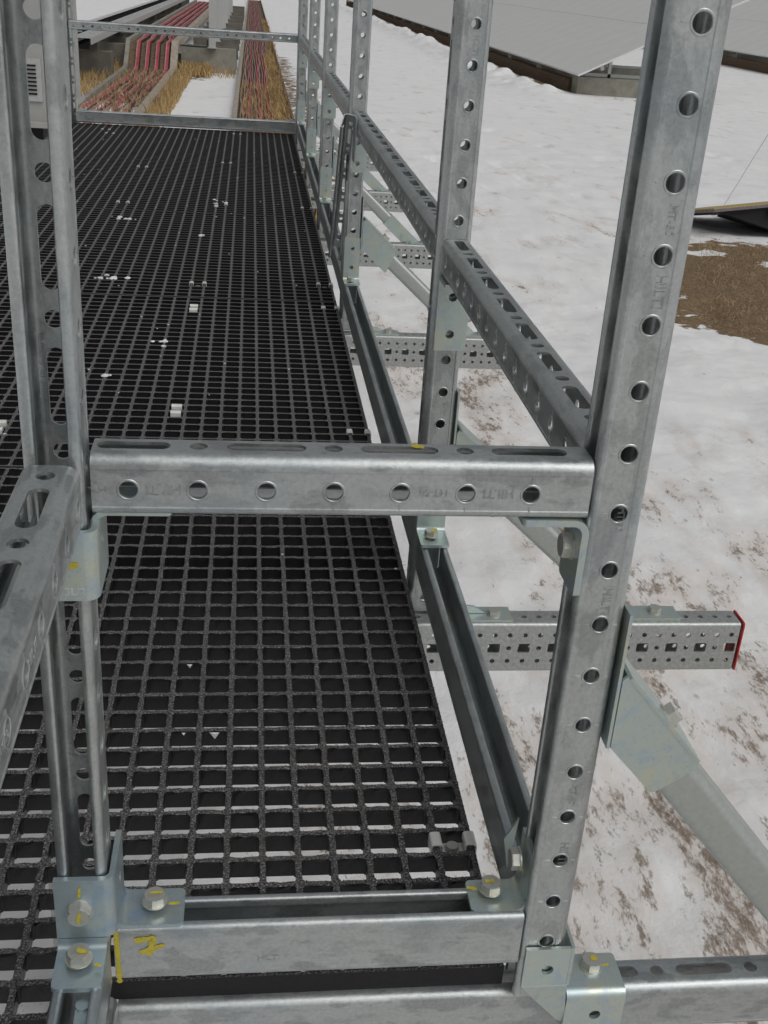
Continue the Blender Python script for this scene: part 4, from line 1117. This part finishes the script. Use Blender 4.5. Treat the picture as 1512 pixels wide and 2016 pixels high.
put('frame', mb.mesh('s'), DARKMET, tb, Matrix.Identity(4))

# right solar tables: modules tilted up to the right
def solar(x0, y0, z0, ny, tilt, label, rows=2, mw=2.0, mh=1.02):
    t = thing('solar_table', (x0, y0, GZ), label, 'solar panel')
    ux = Vector((cos(tilt), 0, sin(tilt))); n_ = Vector((-sin(tilt), 0, cos(tilt)))
    mb = MB(); mb.box(0.006, mw-0.006, 0.006, mh-0.006, -0.035, 0); pm_ = mb.mesh('panel', 0)
    pm_.materials.append(PANEL)
    for r_ in range(rows):
        for k in range(ny):
            p = Vector((x0, y0, z0))+ux*(r_*mw)+Vector((0, k*mh, 0))
            put('panel', pm_, PANEL, t, frame(p, ux, Vector((0, 1, 0)), n_))
    Ly = ny*mh
    for a in (0.45, 1.6, 2.5, 3.6)[:rows*2]:
        p = Vector((x0, y0+0.1, z0))+ux*a; mb = MB(); mb.box(0, 0.06, 0, Ly-0.2, -0.13, -0.04)
        put('purlin', mb.mesh('pu'), GIRDER, t, frame(p, ux, Vector((0, 1, 0)), n_))
    for k in range(int(Ly/3)+1):
        y = y0+0.55+k*3.0
        mb = MB(); mb.box(x0+0.75, x0+0.81, y+0.1, y+0.16, -0.56, z0+0.28); mb.box(x0+2.4, x0+2.48, y+0.1, y+0.18, -0.56, z0+0.95)
        mb.box(x0+0.2, x0+2.6, y+0.1, y+0.15, -0.56, -0.50)
        put('leg', mb.mesh('l'), GIRDER, t, Matrix.Identity(4))
        mb = MB(); mb.box(x0+0.15, x0+2.6, y-0.05, y+0.35, GZ-0.15, -0.565); put('ballast', mb.mesh('b'), CONC, t, Matrix.Identity(4))
    mb = MB(); mb.box(x0+0.10, x0+0.30, y0+0.95, y0+Ly, GZ-0.1, -0.655); put('ballast_strip', mb.mesh('bs'), SOIL, t, Matrix.Identity(4))
solar(5.64, 20.6, -0.50, 56, radians(26), 'large pale solar table at top, its low corner pointing down over concrete')
solar(14.2, 22.0, -0.45, 60, radians(24), 'second solar table at the right picture edge beyond the near right post')

# ramp-like trailer edge with yellow top at right
rp = thing('loading_ramp', (4.4, 8.6, GZ), 'low dark ramp with a yellow top edge at the right picture border', 'ramp')
M = Matrix.Translation((3.56, 8.40, -0.690)) @ Matrix.Rotation(radians(7), 4, 'Z') @ Matrix.Rotation(radians(-6.0), 4, 'Y') @ Matrix.Rotation(radians(-12.3), 4, 'X')
mb = MB(); mb.box(0.0, 1.6, 0, 0.9, -0.008, 0.0); put('deck', mb.mesh('d'), RAMPYEL, rp, M)
mb = MB(); mb.box(0.0, 1.6, -0.004, 0.02, -0.033, -0.0085); mb.box(0.0, 0.02, 0.02, 0.9, -0.033, -0.0085); put('edge_strip', mb.mesh('d'), LIDGREY, rp, M)
mb = MB(); mb.box(0.0, 0.06, 0.0, 0.05, -0.055, -0.0335); mb.box(0.05, 1.6, 0.03, 0.88, -0.055, -0.034); mb.tube([(0.55, 0.0, -0.075), (0.55, 0.3, -0.075)], 0.03, 10); mb.tube([(0.62, 0.0, -0.09), (0.62, 0.3, -0.09)], 0.025, 10)
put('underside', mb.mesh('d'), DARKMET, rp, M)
mb = MB(); mb.add([(3.64, 8.45, -0.722), (5.2, 8.62, -0.56), (5.2, 8.62, GZ-0.05), (4.45, 8.5, GZ-0.05), (3.85, 9.0, -0.86), (5.2, 9.2, -0.80), (5.2, 9.4, GZ-0.05), (4.35, 9.2, GZ-0.05)], [(0, 3, 2, 1), (4, 5, 6, 7), (0, 1, 5, 4), (1, 2, 6, 5), (2, 3, 7, 6), (3, 0, 4, 7)])
put('body_and_shadow', mb.mesh('d'), DARKMET, rp, Matrix.Identity(4))  # black solid: ramp body plus the shadow on the ground beneath it
mb = MB(); mb.tube([(3.665, 8.45, -0.66), (3.66, 8.4, -0.62), (3.90, 8.4, -0.08), (4.2, 8.4, 0.55)], 0.0022, 5)
o = put('guy_wire', mb.mesh('w'), GIRDER, None, Matrix.Identity(4)); tag(o, 'thin wire slanting up from the corner of the dark ramp', 'wire')

# cabinet seen through the slot of the left post
cbx = thing('electrical_cabinet', (-1.75, 7.3, GZ), 'grey cabinet with a louvred vent, seen through the left post slot', 'cabinet')
mb = MB(); mb.box(-4.6, -1.585, 7.0, 8.6, -0.10, 1.45); put('body', mb.mesh('b'), CABINET, cbx, Matrix.Identity(4))
mb = MB(); mb.box(-1.80, -1.600, 6.985, 6.9985, 0.02, 0.275); put('vent_frame', mb.mesh('b'), PAINTW, cbx, Matrix.Identity(4))
for k in range(8):
    mb = MB(); z = 0.06+k*0.024; mb.box(-1.79, -1.630, 6.978, 6.984, z, z+0.011)
    put('louvre', mb.mesh('l'), DARKMET, cbx, Matrix.Identity(4))
mb = MB(); mb.box(-4.7, -1.56, 6.9, 8.65, -0.13, -0.101); put('base_plate', mb.mesh('b'), CABINET, cbx, Matrix.Identity(4))
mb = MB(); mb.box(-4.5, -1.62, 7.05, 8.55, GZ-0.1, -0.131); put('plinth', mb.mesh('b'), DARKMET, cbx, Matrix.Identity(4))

# dry grass
sp = area(3600, 0.0, 0.24, 7.5, 26, 21)+area(900, -0.42, 0.1, 12, 19, 27)+area(500, -0.4, 0.2, 8, 18, 22)+area(900, 0.10, 0.30, 26, 45, 25)
blades('dry_grass_in_trough', sp, GRASS, 0.03, 0.12, 0.006, 1, 0.9, -0.86)
sp = area(1500, -1.56, -1.30, 12.5, 21.2, 31)+area(900, -1.50, -1.0, 20.6, 21.4, 32)+area(120, -1.3, -0.56, 20.4, 21.4, 33)+area(3000, -4.3, -2.6, 19.4, 21.4, 34)+area(900, -3.0, -2.5, 16, 20, 35)
blades('dry_grass_clumps', sp, GRASS, 0.06, 0.24, 0.007, 2, 0.7, GZ)
sp = area(2200, -2.42, -1.72, 13, 20.3, 41)
blades('dry_grass_in_stepped_trough', sp, STRAW, 0.02, 0.10, 0.005, 3, 1.2, -0.86)
r_ = np.random.RandomState(9); sp = []
while len(sp) < 11000:
    x, y = r_.uniform(2.0, 4.6), r_.uniform(3.4, 8.0)
    if y > 5.5-1.24*(x-2.26) and x > 2.35+0.37*(y-5.4) and y > 5.9-1.24*(x-2.26) and ((x-4.05)/0.46)**2+((y-7.30)/0.3)**2 > 1: sp.append((x, y))
blades('brown_turf', sp, STRAW, 0.01, 0.035, 0.0016, 4, 2.0, GZ+0.005)
